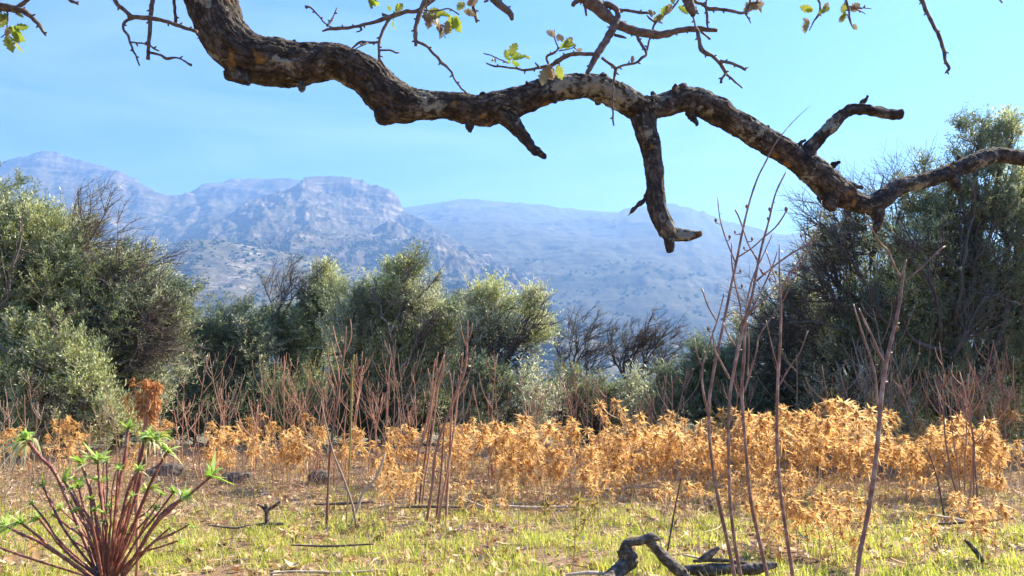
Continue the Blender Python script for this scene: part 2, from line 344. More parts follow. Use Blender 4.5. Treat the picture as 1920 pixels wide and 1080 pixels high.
# ---------------------------------------------------------------- mountains (real distance and size)
def ridge(name, prof, foot, foot_z, cols, rows, shape, amp, freq, material, strata=0., jag=1.5, seed=0, cliff=None, slant=0.):
    """prof: (px, py, distance) of the skyline; foot: (px, distance) of its foot"""
    prof = np.array(prof, float); foot = np.array(foot, float)
    px = np.linspace(prof[0, 0], prof[-1, 0], cols)
    py = np.interp(px, prof[:, 0], prof[:, 1]); D = np.interp(px, prof[:, 0], prof[:, 2]); Df = np.interp(px, foot[:, 0], foot[:, 1])
    Cs = np.array([P(a, b, d) for a, b, d in zip(px, py, D)])[:, 2]
    py = py + (jag(px) if callable(jag) else jag) * fbm(np.stack([px * .07, px * 0 + seed, px * 0], -1), 6, .65)
    C = np.array([P(a, b, d) for a, b, d in zip(px, py, D)])
    dirs = C[:, :2] / C[:, 1:2]
    t = np.concatenate([-np.geomspace(.6, .01, 14), np.linspace(0, 1, rows) ** 1.15])
    T, _ = np.meshgrid(t, px, indexing='ij')
    Y = D + (Df - D) * np.clip(T, -1, 1)
    k = np.array([shape(p) for p in px])      # exponent of the profile
    s = np.clip(T, 0, 1); f = (1 - s) ** k
    fz = foot_z if np.isscalar(foot_z) else np.interp(px, *np.array(foot_z, float).T)
    sx_ = px[None] + np.clip(s * 6, 0, 1) * (90 * fbm(np.stack([px[None] * .006 + 0 * s, s * 3.5, 0 * s + seed], -1), 3) + 26 * fbm(np.stack([px[None] * .03 + 0 * s, s * 9, 0 * s + seed + 5], -1), 3)) - slant * s
    Csh = np.interp(sx_.ravel(), px, Cs).reshape(s.shape) * (D / 1.) / np.interp(sx_.ravel(), px, D).reshape(s.shape)
    Z = fz + (Csh - fz) * f + (C[:, 2] - Cs) * np.exp(-s / .03)
    if cliff is not None:
        c = np.array([cliff(p) for p in px]); Z -= (C[:, 2] - fz) * c * np.clip(s / .06, 0, 1) * (1 - s) ** 2
    Z = np.where(T < 0, C[:, 2] + T * (D - Df) * .8, Z)
    X = dirs[:, 0] * Y
    env = np.where(T < 0, .2, np.clip(s / .05, 0, 1) * np.clip((1 - s) / .1, 0.05, 1))
    p = np.stack([X * freq, Y * freq, 0 * X + seed], -1)
    n = fbm(p, 8, .56, ridged=True); n2 = fbm(p * .35 + 5, 4)
    Z = Z + amp * env * (n - .1) + amp * 1.2 * env * n2
    if strata > 0:
        q = (Z / strata + .6 * fbm(p * .5 + 9, 3)); fr = q - np.floor(q)
        Z = Z + strata * (.5 * (fr ** 3 - fr)) * env * .45
    v = np.stack([X, Y, Z], -1); idx = np.arange(v.shape[0] * v.shape[1]).reshape(v.shape[:2])
    qd = np.stack([idx[:-1, :-1], idx[1:, :-1], idx[1:, 1:], idx[:-1, 1:]], -1).reshape(-1, 4)
    g = Geo(); g.add(v.reshape(-1, 3), qd); o = g.build(name, material, smooth=True); tag(o, kind='structure')
    return v[14:]
mA = rock_mat('limestone_far', (.08, .08, .055), .50, 1.0, .9)
mB = rock_mat('limestone_crag', (.085, .085, .06), .50, 1.0, .95)
mC = rock_mat('scrubby_ridge', (.055, .06, .04), .75)
mD = rock_mat('hill_scrub_hazed', (.10, .102, .075), .5, 3.0, 1.5)  # scrub greyed and rock paled: extra haze put into the hill's colour
sh = lambda lo, hi, c, w: (lambda p: lo + (hi - lo) * math.exp(-((p - c) / w) ** 2))
vC = ridge('mountain', [(500, 420, 4836), (640, 402, 4836), (760, 389, 4836), (820, 380, 4836), (865, 373, 4836), (900, 376, 4836), (960, 384, 4836), (1040, 391, 4758), (1100, 396, 4680), (1170, 398, 4602), (1220, 390, 4602), (1265, 387, 4602), (1290, 395, 4602), (1320, 412, 4524), (1360, 428, 4446), (1420, 447, 4368), (1470, 455, 4368), (1550, 455, 4368), (1700, 468, 4290), (2000, 480, 4290), (2500, 500, 4290)],
      [(400, 2028), (1000, 1794), (1500, 1638), (2500, 1560)], 40, 560, 210, sh(1.15, .9, 1100, 500), 70, 1 / 600., mC, 40, .8, 3)
vA = ridge('mountain', [(-900, 420, 4048), (-400, 360, 4048), (-120, 330, 4048), (0, 308, 4048), (20, 297, 4048), (45, 293, 4048), (60, 290, 4048), (75, 284, 4048), (90, 282, 4048), (108, 286, 4048), (125, 293, 4048), (150, 300, 4048), (175, 307, 4048), (205, 315, 4048), (218, 325, 4048), (232, 340, 4048), (260, 355, 4048), (290, 369, 4092), (320, 374, 4136), (345, 374, 4136), (390, 355, 4136), (430, 342, 4136), (470, 336, 4136), (545, 334, 4136), (600, 350, 4136), (680, 400, 4136), (760, 470, 4136)],
      [(-900, 1500), (0, 1600), (400, 1700), (800, 1900)], 60, 560, 210, sh(1.2, 1.5, 100, 160), 105, 1 / 520., mA, 52, (lambda p: 1.2 + 5 * np.exp(-((p - 120) / 90) ** 2)), 11, cliff=lambda p: .10 * math.exp(-((p - 120) / 130) ** 2))
vB = ridge('mountain', [(250, 520, 3300), (330, 470, 3300), (400, 425, 3300), (470, 392, 3300), (520, 366, 3300), (557, 347, 3300), (572, 332, 3300), (600, 330, 3300), (640, 330, 3300), (665, 334, 3300), (690, 343, 3300), (715, 350, 3280), (735, 358, 3260), (748, 372, 3240), (756, 395, 3220), (790, 410, 3100), (820, 428, 3000), (860, 455, 2850), (920, 490, 2600), (960, 522, 2400), (990, 552, 2200), (1020, 600, 1950), (1050, 640, 1700)],
      [(250, 1300), (700, 1200), (900, 1150), (1050, 1100)], 50, 560, 230, sh(1.05, 1.45, 660, 130), 55, 1 / 230., mB, 24, (lambda p: 2.0 + 6 * np.exp(-((p - 700) / 70) ** 2)), 23, cliff=lambda p: .07 * math.exp(-((p - 680) / 90) ** 2) + (.045 * min(1, (p - 740) / 40) if p > 740 else 0))
vD = ridge('hill', [(-500, 520, 2100), (0, 520, 2100), (150, 500, 2050), (250, 482, 2000), (310, 462, 2000), (350, 449, 2000), (390, 450, 2000), (450, 458, 2000), (520, 470, 2000), (600, 485, 2000), (700, 505, 1900), (800, 530, 1800), (900, 565, 1700), (980, 590, 1600), (1060, 605, 1500), (1130, 625, 1400), (1250, 650, 1300), (1400, 662, 1300), (1700, 665, 1300), (2400, 660, 1300)],
      [(-500, 1150), (500, 1150), (1000, 1000), (2400, 900)], -14, 420, 170, sh(1.05, 1.0, 400, 200), 16, 1 / 120., mD, 7, 1.5, 31)
vE = ridge('hill', [(900, 640, 2100), (1000, 600, 2100), (1080, 596, 2200), (1150, 604, 2200), (1250, 615, 2300), (1400, 620, 2300), (1800, 620, 2300), (2500, 620, 2300)],
      [(900, 1300), (2500, 1300)], -10, 200, 80, sh(1.2, 1.0, 1100, 200), 14, 1 / 150., mD, 0, 1.5, 37)
# woods on the hills: lumpy crowns, thousands, read as one mass
def blobs(name, grids, n, rmin, rmax, seed, keep):
    r_ = np.random.default_rng(seed)
    bm = bmesh.new(); bmesh.ops.create_icosphere(bm, subdivisions=2, radius=1); bm.verts.ensure_lookup_table()
    iv = np.array([v.co[:] for v in bm.verts]); it = np.array([[v.index for v in f.verts] for f in bm.faces]); bm.free()
    g = Geo(); vs = []
    for gr, share in grids:
        m = int(n * share); a = r_.integers(2, gr.shape[0] - 2, m); b = r_.integers(2, gr.shape[1] - 2, m)
        p = gr[a, b] + (gr[np.minimum(a + 1, gr.shape[0] - 1), b] - gr[a, b]) * r_.random((m, 1)) + (gr[a, b + 1] - gr[a, b]) * r_.random((m, 1))
        cl = fbm(p * [1 / 90, 1 / 90, 0] + seed, 3)
        p = p[cl > keep]; vs.append(p)
    p = np.concatenate(vs); m = len(p)
    s = r_.uniform(rmin, rmax, (m, 1, 1)) * np.array([1, 1, .8]) * r_.uniform(.8, 1.2, (m, 1, 3))
    d = 1 + .28 * perlin(iv[None] * 1.8 + r_.random((m, 1, 3)) * 50)[..., None]
    v = p[:, None, :] + iv[None] * d * s + [0, 0, .4 * (rmin + rmax) / 2]
    f = it[None] + (np.arange(m) * len(iv))[:, None, None]
    g.add(v.reshape(-1, 3), None, f.reshape(-1, 3)); o = g.build(name, M['bush'], smooth=False)
    return o
tag(blobs('hillside_woodland', [(vD, .62), (vE, .38)], 15000, 2.2, 5.0, 5, -.12), 'scattered dark green bushes and trees on the hazy hillside', 'woodland', kind='stuff')
tag(blobs('mountain_scrub', [(vB[110:], .7), (vC[150:], .3)], 9000, 3.5, 7.0, 6, 0.0), 'scattered scrub dotted over the lower mountain slopes', 'scrub', kind='stuff')

def vary(m, lo, hi):
    """tint that differs from plant to plant"""
    n = m.node_tree; b = n.nodes['Principled BSDF']; src = b.inputs['Base Color'].links[0].from_socket; oi = n.nodes.new('ShaderNodeObjectInfo'); r = ramp(n, [(0, lo), (.5, (1, 1, 1)), (1, hi)], oi.outputs['Random'])
    mm = N(n, 'ShaderNodeMix', data_type='RGBA', blend_type='MULTIPLY'); mm.inputs['Factor'].default_value = 1; n.links.new(src, mm.inputs['A']); n.links.new(r.outputs[0], mm.inputs['B'])
    for l_ in list(n.links):
        if l_.from_socket == src and l_.to_node != mm: to = l_.to_socket; n.links.remove(l_); n.links.new(mm.outputs['Result'], to)
vary(M['thistle'], (.72, .66, .60), (1.12, 1.18, 1.30)); vary(M['stalk'], (.6, .6, .62), (1.3, 1.35, 1.4))

# ---------------------------------------------------------------- the oak whose limb hangs over the view
def px_path(pts, d0, d1=None, n=None, step=6.):
    """(px, py, width px) list -> world points and radii; depth runs from d0 to d1"""
    p = np.array(pts, float)
    ln = np.linalg.norm(np.diff(p[:, :2], axis=0), axis=1).sum(); n = n or max(4, int(ln / step))
    q = resample(p, n); dd = np.linspace(d0, d1 if d1 else d0, n)
    return np.array([P(a, b, d) for (a, b, _), d in zip(q, dd)]), np.maximum(q[:, 2], 1.5) * dd / F / 2
ld = lambda x: 2.30 + .0004 * x           # depth of the limb at pixel column x
LIMB = [(380, -110, 112), (385, -50, 106), (400, 10, 99), (425, 70, 95), (470, 108, 90), (515, 116, 92), (565, 121, 82), (620, 113, 66), (655, 124, 70), (690, 145, 76), (722, 176, 80), (755, 195, 78), (800, 197, 54), (850, 200, 54), (900, 208, 58), (940, 200, 60), (985, 186, 52), (1035, 168, 49), (1085, 161, 48), (1130, 167, 48), (1170, 186, 50), (1205, 205, 50), (1240, 199, 44), (1285, 186, 48), (1330, 200, 52), (1370, 225, 50), (1410, 248, 47), (1450, 272, 46), (1495, 298, 48), (1530, 325, 52), (1560, 352, 54), (1595, 374, 40), (1630, 386, 36), (1655, 373, 38), (1685, 350, 32), (1730, 340, 30), (1780, 322, 30), (1820, 306, 31), (1860, 291, 30), (1925, 296, 27), (2010, 302, 24), (2120, 290, 17), (2230, 310, 7)]
SIDE = [
    [(1203, 205, 50), (1210, 240, 45), (1222, 290, 37), (1228, 340, 34), (1233, 390, 37), (1247, 425, 35), (1255, 450, 23), (1257, 465, 17), (1259, 474, 11)],
    [(1243, 425, 28), (1262, 438, 25), (1285, 441, 22), (1300, 440, 20), (1308, 439, 15), (1315, 438, 9)],
    [(1222, 355, 9), (1206, 375, 8), (1190, 391, 7), (1176, 405, 4)],
    [(930, 205, 46), (962, 232, 32), (982, 258, 24), (1004, 282, 19), (1012, 289, 15), (1023, 293, 8)],
    [(1505, 305, 40), (1522, 275, 28), (1548, 247, 24), (1575, 220, 22), (1600, 205, 21), (1640, 208, 20), (1675, 214, 20), (1692, 214, 17)],
    [(1608, 205, 10), (1618, 192, 7), (1628, 180, 5)],
    [(1643, 385, 32), (1647, 412, 17), (1643, 428, 10), (1642, 442, 3)],
    [(1788, 325, 26), (1792, 345, 17), (1800, 358, 9)],
    [(1570, 350, 20), (1600, 348, 12), (1619, 353, 3)],
    [(1555, 365, 44), (1560, 385, 26), (1566, 394, 8)],
    [(745, 200, 62), (722, 214, 46), (712, 222, 26)],
    [(560, 150, 26), (566, 166, 12), (564, 176, 4)],
    [(440, 130, 50), (462, 150, 20), (466, 160, 6)],
    [(1290, 210, 12), (1303, 224, 10), (1307, 236, 2)],
    [(1085, 150, 18), (1078, 138, 10)], [(1125, 150, 18), (1132, 140, 10)], [(1212, 186, 12), (1208, 180, 6)],
    [(1275, 170, 20), (1284, 160, 12)], [(905, 185, 16), (905, 176, 8)], [(880, 232, 14), (882, 250, 3)],
    [(1500, 280, 16), (1500, 268, 8), (1510, 262, 3)], [(1432, 248, 12), (1442, 237, 5)], [(1560, 310, 12), (1575, 303, 4)]]
root = P(380, -110, 2.33)
def make_oak():
    oak = empty('oak_tree', (-2.55, .75, float(groundz(-2.55, .75))))
    tag(oak, 'gnarled oak tree whose thick lichen-spotted limb reaches across the top of the view', 'tree')
    O = rel(oak)
    # trunk and the unseen start of the limb
    g = Geo()
    tp = resample([(-2.55, .75, -.15, .30), (-2.52, .78, .4, .235), (-2.45, .85, 1.1, .21), (-2.3, .95, 1.7, .20), (-2.15, 1.0, 2.4, .17), (-2.1, 1.1, 3.2, .13), (-1.9, 1.0, 4.2, .08), (-1.8, 1.1, 5.0, .03)], 60)
    g.tubes(tp[:, :3] - O, tp[:, 3], 20)
    v = g.v[0]; g.v[0] = v + unit(v - np.repeat(tp[:, :3] - O, 20, axis=0)[:len(v)]) * (.03 * fbm(v * 7, 4))[:, None]
    g.build('trunk', M['bark_trunk'], oak)
    # limb: fused tubes, remeshed into one skin, then roughened
    n = 300; q = resample(np.array(LIMB, float), n); dd = np.array([ld(x) for x in q[:, 0]]) 
    pts = np.array([P(a, b, d) for (a, b, _), d in zip(q, dd)]); rad = q[:, 2] * dd / F / 2
    rad = rad * (1 + .05 * perlin(np.stack([np.arange(n) * .12, 0 * rad, 0 * rad], -1)))
    st = resample([(-2.28, .98, 1.75, .13), (-2.05, 1.35, 2.15, .115), (-1.7, 1.85, 2.42, .105), (-1.25, 2.15, 2.33, .097), (*pts[0], rad[0])], 40)
    pts = np.vstack([st[:-1, :3], pts]); rad = np.concatenate([st[:-1, 3], rad])
    g = Geo(); g.tubes(pts, rad, 18)
    for s_ in SIDE:
        d = ld(s_[0][0]); a, b = px_path(s_, d, d - .03, step=5); g.tubes(a, b, 12)
    r_ = np.random.default_rng(2)
    for _ in range(70):       # knots, flakes and broken twig ends
        k = r_.integers(40, n + 30); a = r_.random() * 6.28; t = unit(pts[k + 1] - pts[k]); e1 = unit(np.cross(t, [0, 1, .1])); e2 = np.cross(t, e1)
        dr = e1 * math.cos(a) + e2 * math.sin(a); p0 = pts[k] + dr * rad[k] * .8; ln = r_.uniform(.012, .032); rr = r_.uniform(.004, .013)
        q_ = np.array([p0, p0 + dr * ln * .6 + t * .004, p0 + dr * ln]); g.tubes(q_, [rr, rr * .8, rr * .3], 7)
    me = g.mesh('limb', M['bark']); o = link(bpy.data.objects.new('limb', me))
    md = o.modifiers.new('r', 'REMESH'); md.mode = 'VOXEL'; md.voxel_size = .0042; md.use_smooth_shade = True
    dg = bpy.context.evaluated_depsgraph_get(); me2 = bpy.data.meshes.new_from_object(o.evaluated_get(dg)); o.modifiers.clear(); o.data = me2
    nv = len(me2.vertices); co = np.zeros(nv * 3, np.float32); me2.vertices.foreach_get('co', co); co = co.reshape(-1, 3)
    no = np.zeros(nv * 3, np.float32); me2.vertex_normals.foreach_get('vector', no); no = no.reshape(-1, 3)
    # bark thickness fades on the thin ends so they keep their outline
    CP = [(pts, rad)]
    for s_ in SIDE[:9]:
        d = ld(s_[0][0]); CP.append(px_path(s_, d, d - .03, step=8))
    dmin = np.full(nv, 1e9); rn = np.full(nv, .03); gr = np.zeros((nv, 3)); off_ = 0
    for pc, rc in CP:
        tt = unit(np.gradient(pc, axis=0)); sl_ = np.concatenate([[0], np.cumsum(np.linalg.norm(np.diff(pc, axis=0), axis=1))]) + off_; off_ += 5
        for i in range(len(pc)):
            dv = co - pc[i]; d_ = (dv ** 2).sum(1) / max(rc[i], .006) ** .6; mk = d_ < dmin; dmin[mk] = d_[mk]; rn[mk] = rc[i]
            t_ = tt[i]; e1 = unit(np.cross(t_, [0, 1, .02])); e2 = np.cross(t_, e1); al = dv[mk] @ t_; gr[mk] = np.stack([sl_[i] + al, dv[mk] @ e1, dv[mk] @ e2], -1)
    am = np.clip(rn / .05, .5, 1)
    dsp = .010 * fbm(co * 15, 3) + .0075 * fbm(gr * [14, 52, 52], 4, ridged=True) + .002 * fbm(co * 120, 2)
    co = co + no * (dsp * am - .0025 * am + .0045 * perlin(co * 38) * (rn < .03) * 1.5)[:, None] - O
    at = me2.attributes.new('grain', 'FLOAT_VECTOR', 'POINT'); at.data.foreach_set('vector', gr.astype(np.float32).ravel())
    me2.vertices.foreach_set('co', co.astype(np.float32).ravel()); me2.materials.clear(); me2.materials.append(M['bark']); me2.update()
    o.parent = oak; limb = o
    # the higher limb out of frame from which the twigs hang
    up = resample([(-2.12, 1.05, 3.0, .11), (-1.6, 1.7, 3.05, .09), (*P(330, -330, 2.35), .07), (*P(700, -260, 2.4), .06), (*P(1050, -200, 2.4), .052), (*P(1350, -220, 2.45), .042), (*P(1750, -260, 2.5), .03), (*P(2050, -230, 2.5), .01)], 90)
    g = Geo(); g.tubes(up[:, :3] - O, up[:, 3] * (1 + .15 * perlin(np.arange(90)[:, None] * [.3, 0, 0])), 12); limb2 = g.build('limb', M['bark_trunk'], oak)
    def hang(px, py, w):       # joins a twig that starts at the frame edge to the higher limb
        a = P(px, py, 2.4); k = np.argmin(((up[:, :3] - a - [.1, 0, .2]) ** 2).sum(1)); b = up[k, :3]
        return b
    TW = [  # each: main twig (starts above the frame), then forks
        [[(140, -150, 14), (190, -50, 11), (215, 0, 9), (232, 18, 8), (250, 31, 9), (282, 34, 9), (310, 40, 8), (335, 48, 8), (370, 60, 7)], [(252, 34, 5), (235, 40, 6), (231, 52, 5), (240, 68, 5), (249, 92, 4), (262, 123, 3)], [(246, 79, 3.5), (275, 83, 3.5), (290, 92, 4), (299, 96, 2)]],
        [[(300, -140, 11), (289, -20, 9), (283, 20, 9), (281, 60, 8), (278, 92, 7), (278, 111, 8)], [(280, 98, 6), (300, 103, 5), (312, 109, 6), (335, 109, 3.5), (350, 117, 4), (359, 122, 6)]],
        [[(345, -130, 9), (328, -20, 7), (328, 20, 6), (329, 42, 7)]],
        [[(-120, -120, 26), (-40, -10, 22), (-5, 10, 18), (22, 16, 16), (42, 20, 13), (60, 33, 9), (75, 50, 7), (86, 67, 4)], [(30, 15, 8), (45, 5, 8), (62, -14, 8), (80, -60, 6)], [(14, 22, 4), (14, 50, 3), (10, 62, 3), (22, 72, 3), (30, 80, 2)], [(12, 62, 2.5), (2, 70, 2)]],
        [[(90, -120, 8), (110, -40, 7), (130, -2, 7), (140, 4, 6), (147, 8, 4)]],
        [[(860, -150, 16), (815, -40, 13), (798, 0, 12), (787, 25, 10), (779, 58, 9), (780, 86, 6)], [(782, 78, 6), (800, 87, 6), (820, 108, 6), (829, 118, 7), (843, 130, 5), (852, 148, 4), (864, 164, 4), (876, 178, 4)]],
        [[(905, -110, 12), (850, -35, 9), (788, 17, 8), (760, 22, 8), (733, 31, 10), (700, 42, 7), (665, 50, 6), (640, 53, 7), (618, 55, 6), (604, 58, 3)], [(733, 32, 7), (720, 52, 6), (711, 78, 6), (711, 95, 5), (712, 112, 6), (722, 126, 4)], [(712, 79, 5), (690, 80, 5), (678, 78, 5), (668, 84, 4), (660, 90, 3)], [(690, 80, 3), (675, 87, 3), (666, 92, 2)], [(712, 94, 4), (730, 94, 4), (742, 99, 4), (750, 99, 2)], [(728, 30, 5), (717, 26, 4)], [(675, 50, 5), (678, 57, 4), (668, 60, 2)], [(640, 53, 4), (618, 50, 3), (600, 33, 3), (584, 15, 4), (572, 13, 5)], [(613, 49, 4), (622, 38, 5), (626, 28, 3), (632, 15, 3)], [(784, 18, 4), (815, 20, 3), (845, 17, 3), (860, 28, 2.5)], [(815, 36, 2), (822, 52, 2), (836, 72, 2)]],
        [[(915, -120, 10), (882, -30, 7), (887, 10, 7), (891, 28, 8), (893, 43, 4)]],
        [[(880, -150, 22), (905, -40, 17), (928, 2, 15), (945, 14, 15), (957, 26, 13), (960, 37, 7)], [(915, 0, 6), (908, 4, 4)]],
        [[(1050, -130, 34), (1080, -40, 34), (1100, -5, 30), (1125, 18, 26), (1150, 40, 20), (1185, 57, 18), (1215, 63, 17), (1240, 65, 16), (1275, 57, 12), (1310, 54, 12), (1330, 56, 9), (1345, 57, 7)], [(1100, -5, 14), (1078, 4, 10), (1074, 11, 8)], [(1096, 5, 6), (1098, 20, 5), (1101, 30, 4)], [(1120, 10, 12), (1140, 9, 13), (1157, 20, 12), (1157, 38, 12), (1149, 55, 16), (1132, 82, 15), (1118, 105, 14), (1108, 124, 11), (1101, 138, 8)], [(1155, 18, 8), (1178, 20, 6), (1205, 24, 6), (1226, 23, 5)], [(1120, 102, 8), (1095, 101, 8), (1068, 103, 9), (1048, 113, 10), (1032, 123, 8), (1010, 127, 6), (985, 131, 5), (950, 126, 4), (928, 124, 4), (912, 119, 3)], [(1012, 127, 4), (1004, 118, 3)], [(1030, 124, 5), (1025, 108, 5), (1040, 98, 5), (1046, 90, 3), (1040, 72, 3), (1040, 56, 2)], [(1046, 92, 3), (1062, 84, 2), (1074, 76, 1.8)], [(1048, 95, 3), (1068, 92, 2), (1080, 86, 1.5)], [(955, 119, 3), (930, 108, 2.5), (906, 99, 2.5)], [(1128, 108, 6), (1142, 119, 6), (1154, 129, 7), (1151, 146, 5), (1149, 180, 3), (1149, 215, 4), (1151, 236, 3)], [(1154, 129, 5), (1170, 122, 5), (1192, 118, 5), (1204, 108, 6), (1212, 100, 5), (1202, 82, 6), (1193, 65, 6)], [(1212, 98, 4), (1222, 60, 4), (1231, 40, 5), (1250, 25, 4), (1266, 10, 4), (1285, -30, 4)], [(1228, 42, 3), (1218, 34, 4), (1213, 29, 3)], [(1153, 66, 6), (1165, 68, 6), (1174, 72, 3)]],
        [[(1290, -140, 24), (1282, -40, 20), (1290, 0, 22), (1297, 20, 18), (1299, 30, 9)], [(1299, 22, 10), (1308, 20, 8)], [(1299, 30, 4), (1304, 48, 4), (1308, 60, 8), (1312, 82, 8), (1317, 95, 10), (1335, 105, 7), (1350, 119, 7), (1360, 135, 7), (1364, 141, 5), (1392, 165, 3)], [(1350, 114, 6), (1372, 119, 6), (1390, 127, 6), (1398, 131, 4)], [(1361, 138, 5), (1353, 148, 5), (1352, 156, 6)], [(1315, 60, 5), (1324, 67, 4), (1331, 73, 5)]],
        [[(1250, -110, 10), (1295, -8, 7), (1318, 8, 6), (1330, 17, 8), (1352, 17, 7), (1378, 22, 6), (1397, 23, 6), (1405, 10, 5), (1410, -20, 4)], [(1332, -20, 4), (1324, 3, 4), (1326, 35, 6), (1327, 52, 3)], [(1398, 26, 4), (1404, 36, 3), (1408, 44, 2)], [(1406, 8, 4), (1418, 5, 4), (1426, 6, 2)]],
        [[(1560, -150, 8), (1530, -40, 5), (1537, 10, 4), (1536, 25, 5), (1525, 42, 3), (1518, 56, 2)]],
        [[(1560, -140, 8), (1575, -40, 6), (1588, 5, 5), (1592, 25, 4), (1596, 45, 3), (1602, 56, 1.5)], [(1592, 12, 3), (1610, 15, 3), (1634, 15, 1.5)], [(1602, 16, 2.5), (1616, 22, 2.5), (1624, 27, 1.5)]],
        [[(1690, -150, 10), (1712, -40, 8), (1730, 5, 8), (1744, 35, 7), (1760, 66, 7), (1768, 90, 7), (1773, 115, 6), (1780, 128, 6), (1772, 137, 3)]],
        [[(1850, -120, 6), (1865, -20, 4), (1880, 6, 3)]],
        [[(700, -130, 6), (692, -30, 4), (696, 5, 2)]],
        [[(690, -140, 8), (300, -240, 8), (-40, -160, 7), (-180, -60, 4)]],
    ]
    res = []
    for ti, tw in enumerate(TW):
        d = 2.28 + .05 * ((ti * 7) % 5)
        main = tw[0]
        hp = hang(*main[0])
        a, b = px_path(main, d, d, step=5); st_ = resample([(*hp, b[0] * 1.3), (*((hp + a[0]) / 2 + [0.02, .02, .05]), b[0] * 1.1), (*a[0], b[0])], 8)
        a = np.vstack([st_[:-1, :3], a]); b = np.concatenate([st_[:-1, 3], b])
        g = Geo(); first = True
        for k, path in enumerate(tw):
            if k: a, b = px_path(path, d, d + .03 * ((k % 3) - 1), step=4)
            m = len(a); nn = np.arange(m)
            b = b * (1 + .22 * perlin(np.stack([nn * .45, nn * 0 + ti * 3 + k, nn * 0], -1)))
            a = a + .0035 * np.stack([perlin(np.stack([nn * .3, nn * 0 + k, nn * 0 + 3.], -1)), nn * 0, perlin(np.stack([nn * .3, nn * 0 + k, nn * 0 + 9.], -1))], -1) * np.clip(nn / 3, 0, 1)[:, None]
            g.tubes(a - O, b, 8)
            for j in range(2, m - 1, 4):      # buds and twig scars
                if random.random() < .5:
                    t = unit(a[j + 1] - a[j]); dr = unit(np.cross(t, [0, 1, 0])) * random.choice([-1, 1]) + t * .4
                    g.tubes(np.array([a[j], a[j] + dr * (b[j] + .003), a[j] + dr * (b[j] + random.uniform(.004, .010))]) - O, np.array([.0035, .003, .0015]), 5)
        tw_o = g.build('twig', M['twigbark'], limb2); res.append(tw_o)
    # serrated oak leaves
    def leaf(g, px, py, L_, ang, d, curl=.3, roll=0.):
        """oak leaf hanging from px,py; L_ in px, ang degrees on the picture plane (0 right, -90 down)"""
        m = 13; ts = np.linspace(0, 1, m); L_ = L_ * d / F
        wid = .27 * L_ * np.sin(np.pi * np.clip(ts * .93 + .05, 0, 1)) ** .8 * (1 + .32 * np.sin(ts * 26)) + .0006
        a = R(ang); ax = np.array([math.cos(a), .25 * math.sin(roll), math.sin(a)]); ax = unit(ax)
        sd = unit(np.cross(ax, [math.sin(roll) * .5, 1, math.cos(roll) * .2])); sd = unit(sd * math.cos(roll) + np.cross(ax, sd) * math.sin(roll)); nm = np.cross(ax, sd)
        p0 = P(px, py, d); c = p0 + ax * (ts * L_)[:, None] + nm * (-curl * L_ * ts ** 2)[:, None]
        l = c + sd * wid[:, None] + nm * (wid * .35)[:, None]; r = c - sd * wid[:, None] + nm * (wid * .35)[:, None]
        v = np.stack([l, c, r], 1).reshape(-1, 3) - O; idx = np.arange(m * 3).reshape(m, 3)
        q = np.concatenate([np.stack([idx[:-1, j], idx[:-1, j + 1], idx[1:, j + 1], idx[1:, j]], -1) for j in (0, 1)]); g.add(v, q)
    GL = [(742, 22, 26, 55, 6), (738, 34, 26, -85, 6), (733, 20, 14, 120, 6), (803, 22, 26, 10, 6), (835, 22, 34, -150, 6), (845, 28, 42, -85, 6), (852, 30, 40, -70, 6), (858, 20, 30, 60, 6),
          (958, 105, 34, 70, 9), (962, 112, 32, 5, 9), (952, 112, 24, 100, 9), (985, 105, 12, -30, 9), (925, 108, 12, -60, 9), (1046, 122, 34, -75, 9), (1050, 92, 30, 35, 9), (1060, 88, 24, 10, 9),
          (1524, 20, 30, 165, 13), (1539, 20, 24, 20, 13), (1588, 6, 26, -120, 14), (1590, -5, 24, 170, 14), (1583, 20, 26, -95, 14), (1240, 30, 26, 60, 9), (1262, 8, 28, 100, 9), (1272, 12, 26, -35, 9),
          (30, 26, 22, -30, 3), (20, 50, 34, -45, 3), (22, 62, 34, -30, 3), (28, 75, 30, -60, 3), (12, 70, 36, -60, 3), (0, 25, 30, -60, 3), (-8, 40, 30, -80, 3), (8, 30, 30, -100, 3), (690, 0, 24, -60, 16), (694, -5, 26, -40, 16)]
    BL = [(795, 22, 34, -60, 6), (806, 25, 36, -95, 6), (812, 40, 30, -50, 6), (826, 50, 28, -80, 6), (840, 40, 34, -100, 6), (870, 20, 26, -20, 6), (875, 8, 30, 30, 6), (1022, 128, 40, -100, 9), (1028, 120, 32, -70, 9),
          (1040, 70, 26, 130, 9), (1060, 85, 24, 50, 9), (1225, 36, 26, 20, 9), (1222, 32, 22, 100, 9), (1248, 26, 26, 60, 9), (1398, 20, 30, 60, 12), (1404, 12, 34, 10, 12), (1410, 5, 30, -40, 12), (1400, 8, 28, -100, 12), (1515, 38, 28, -110, 13), (1545, 18, 18, 60, 13),
          (1594, 15, 24, 20, 14), (1598, 14, 22, -10, 14), (1586, 25, 28, -75, 14), (1600, 45, 14, -60, 14), (1184, 118, 18, 80, 9), (1080, 95, 14, 10, 9), (930, 112, 12, 180, 9), (22, 50, 24, -120, 3), (52, -10, 20, -20, 3)]
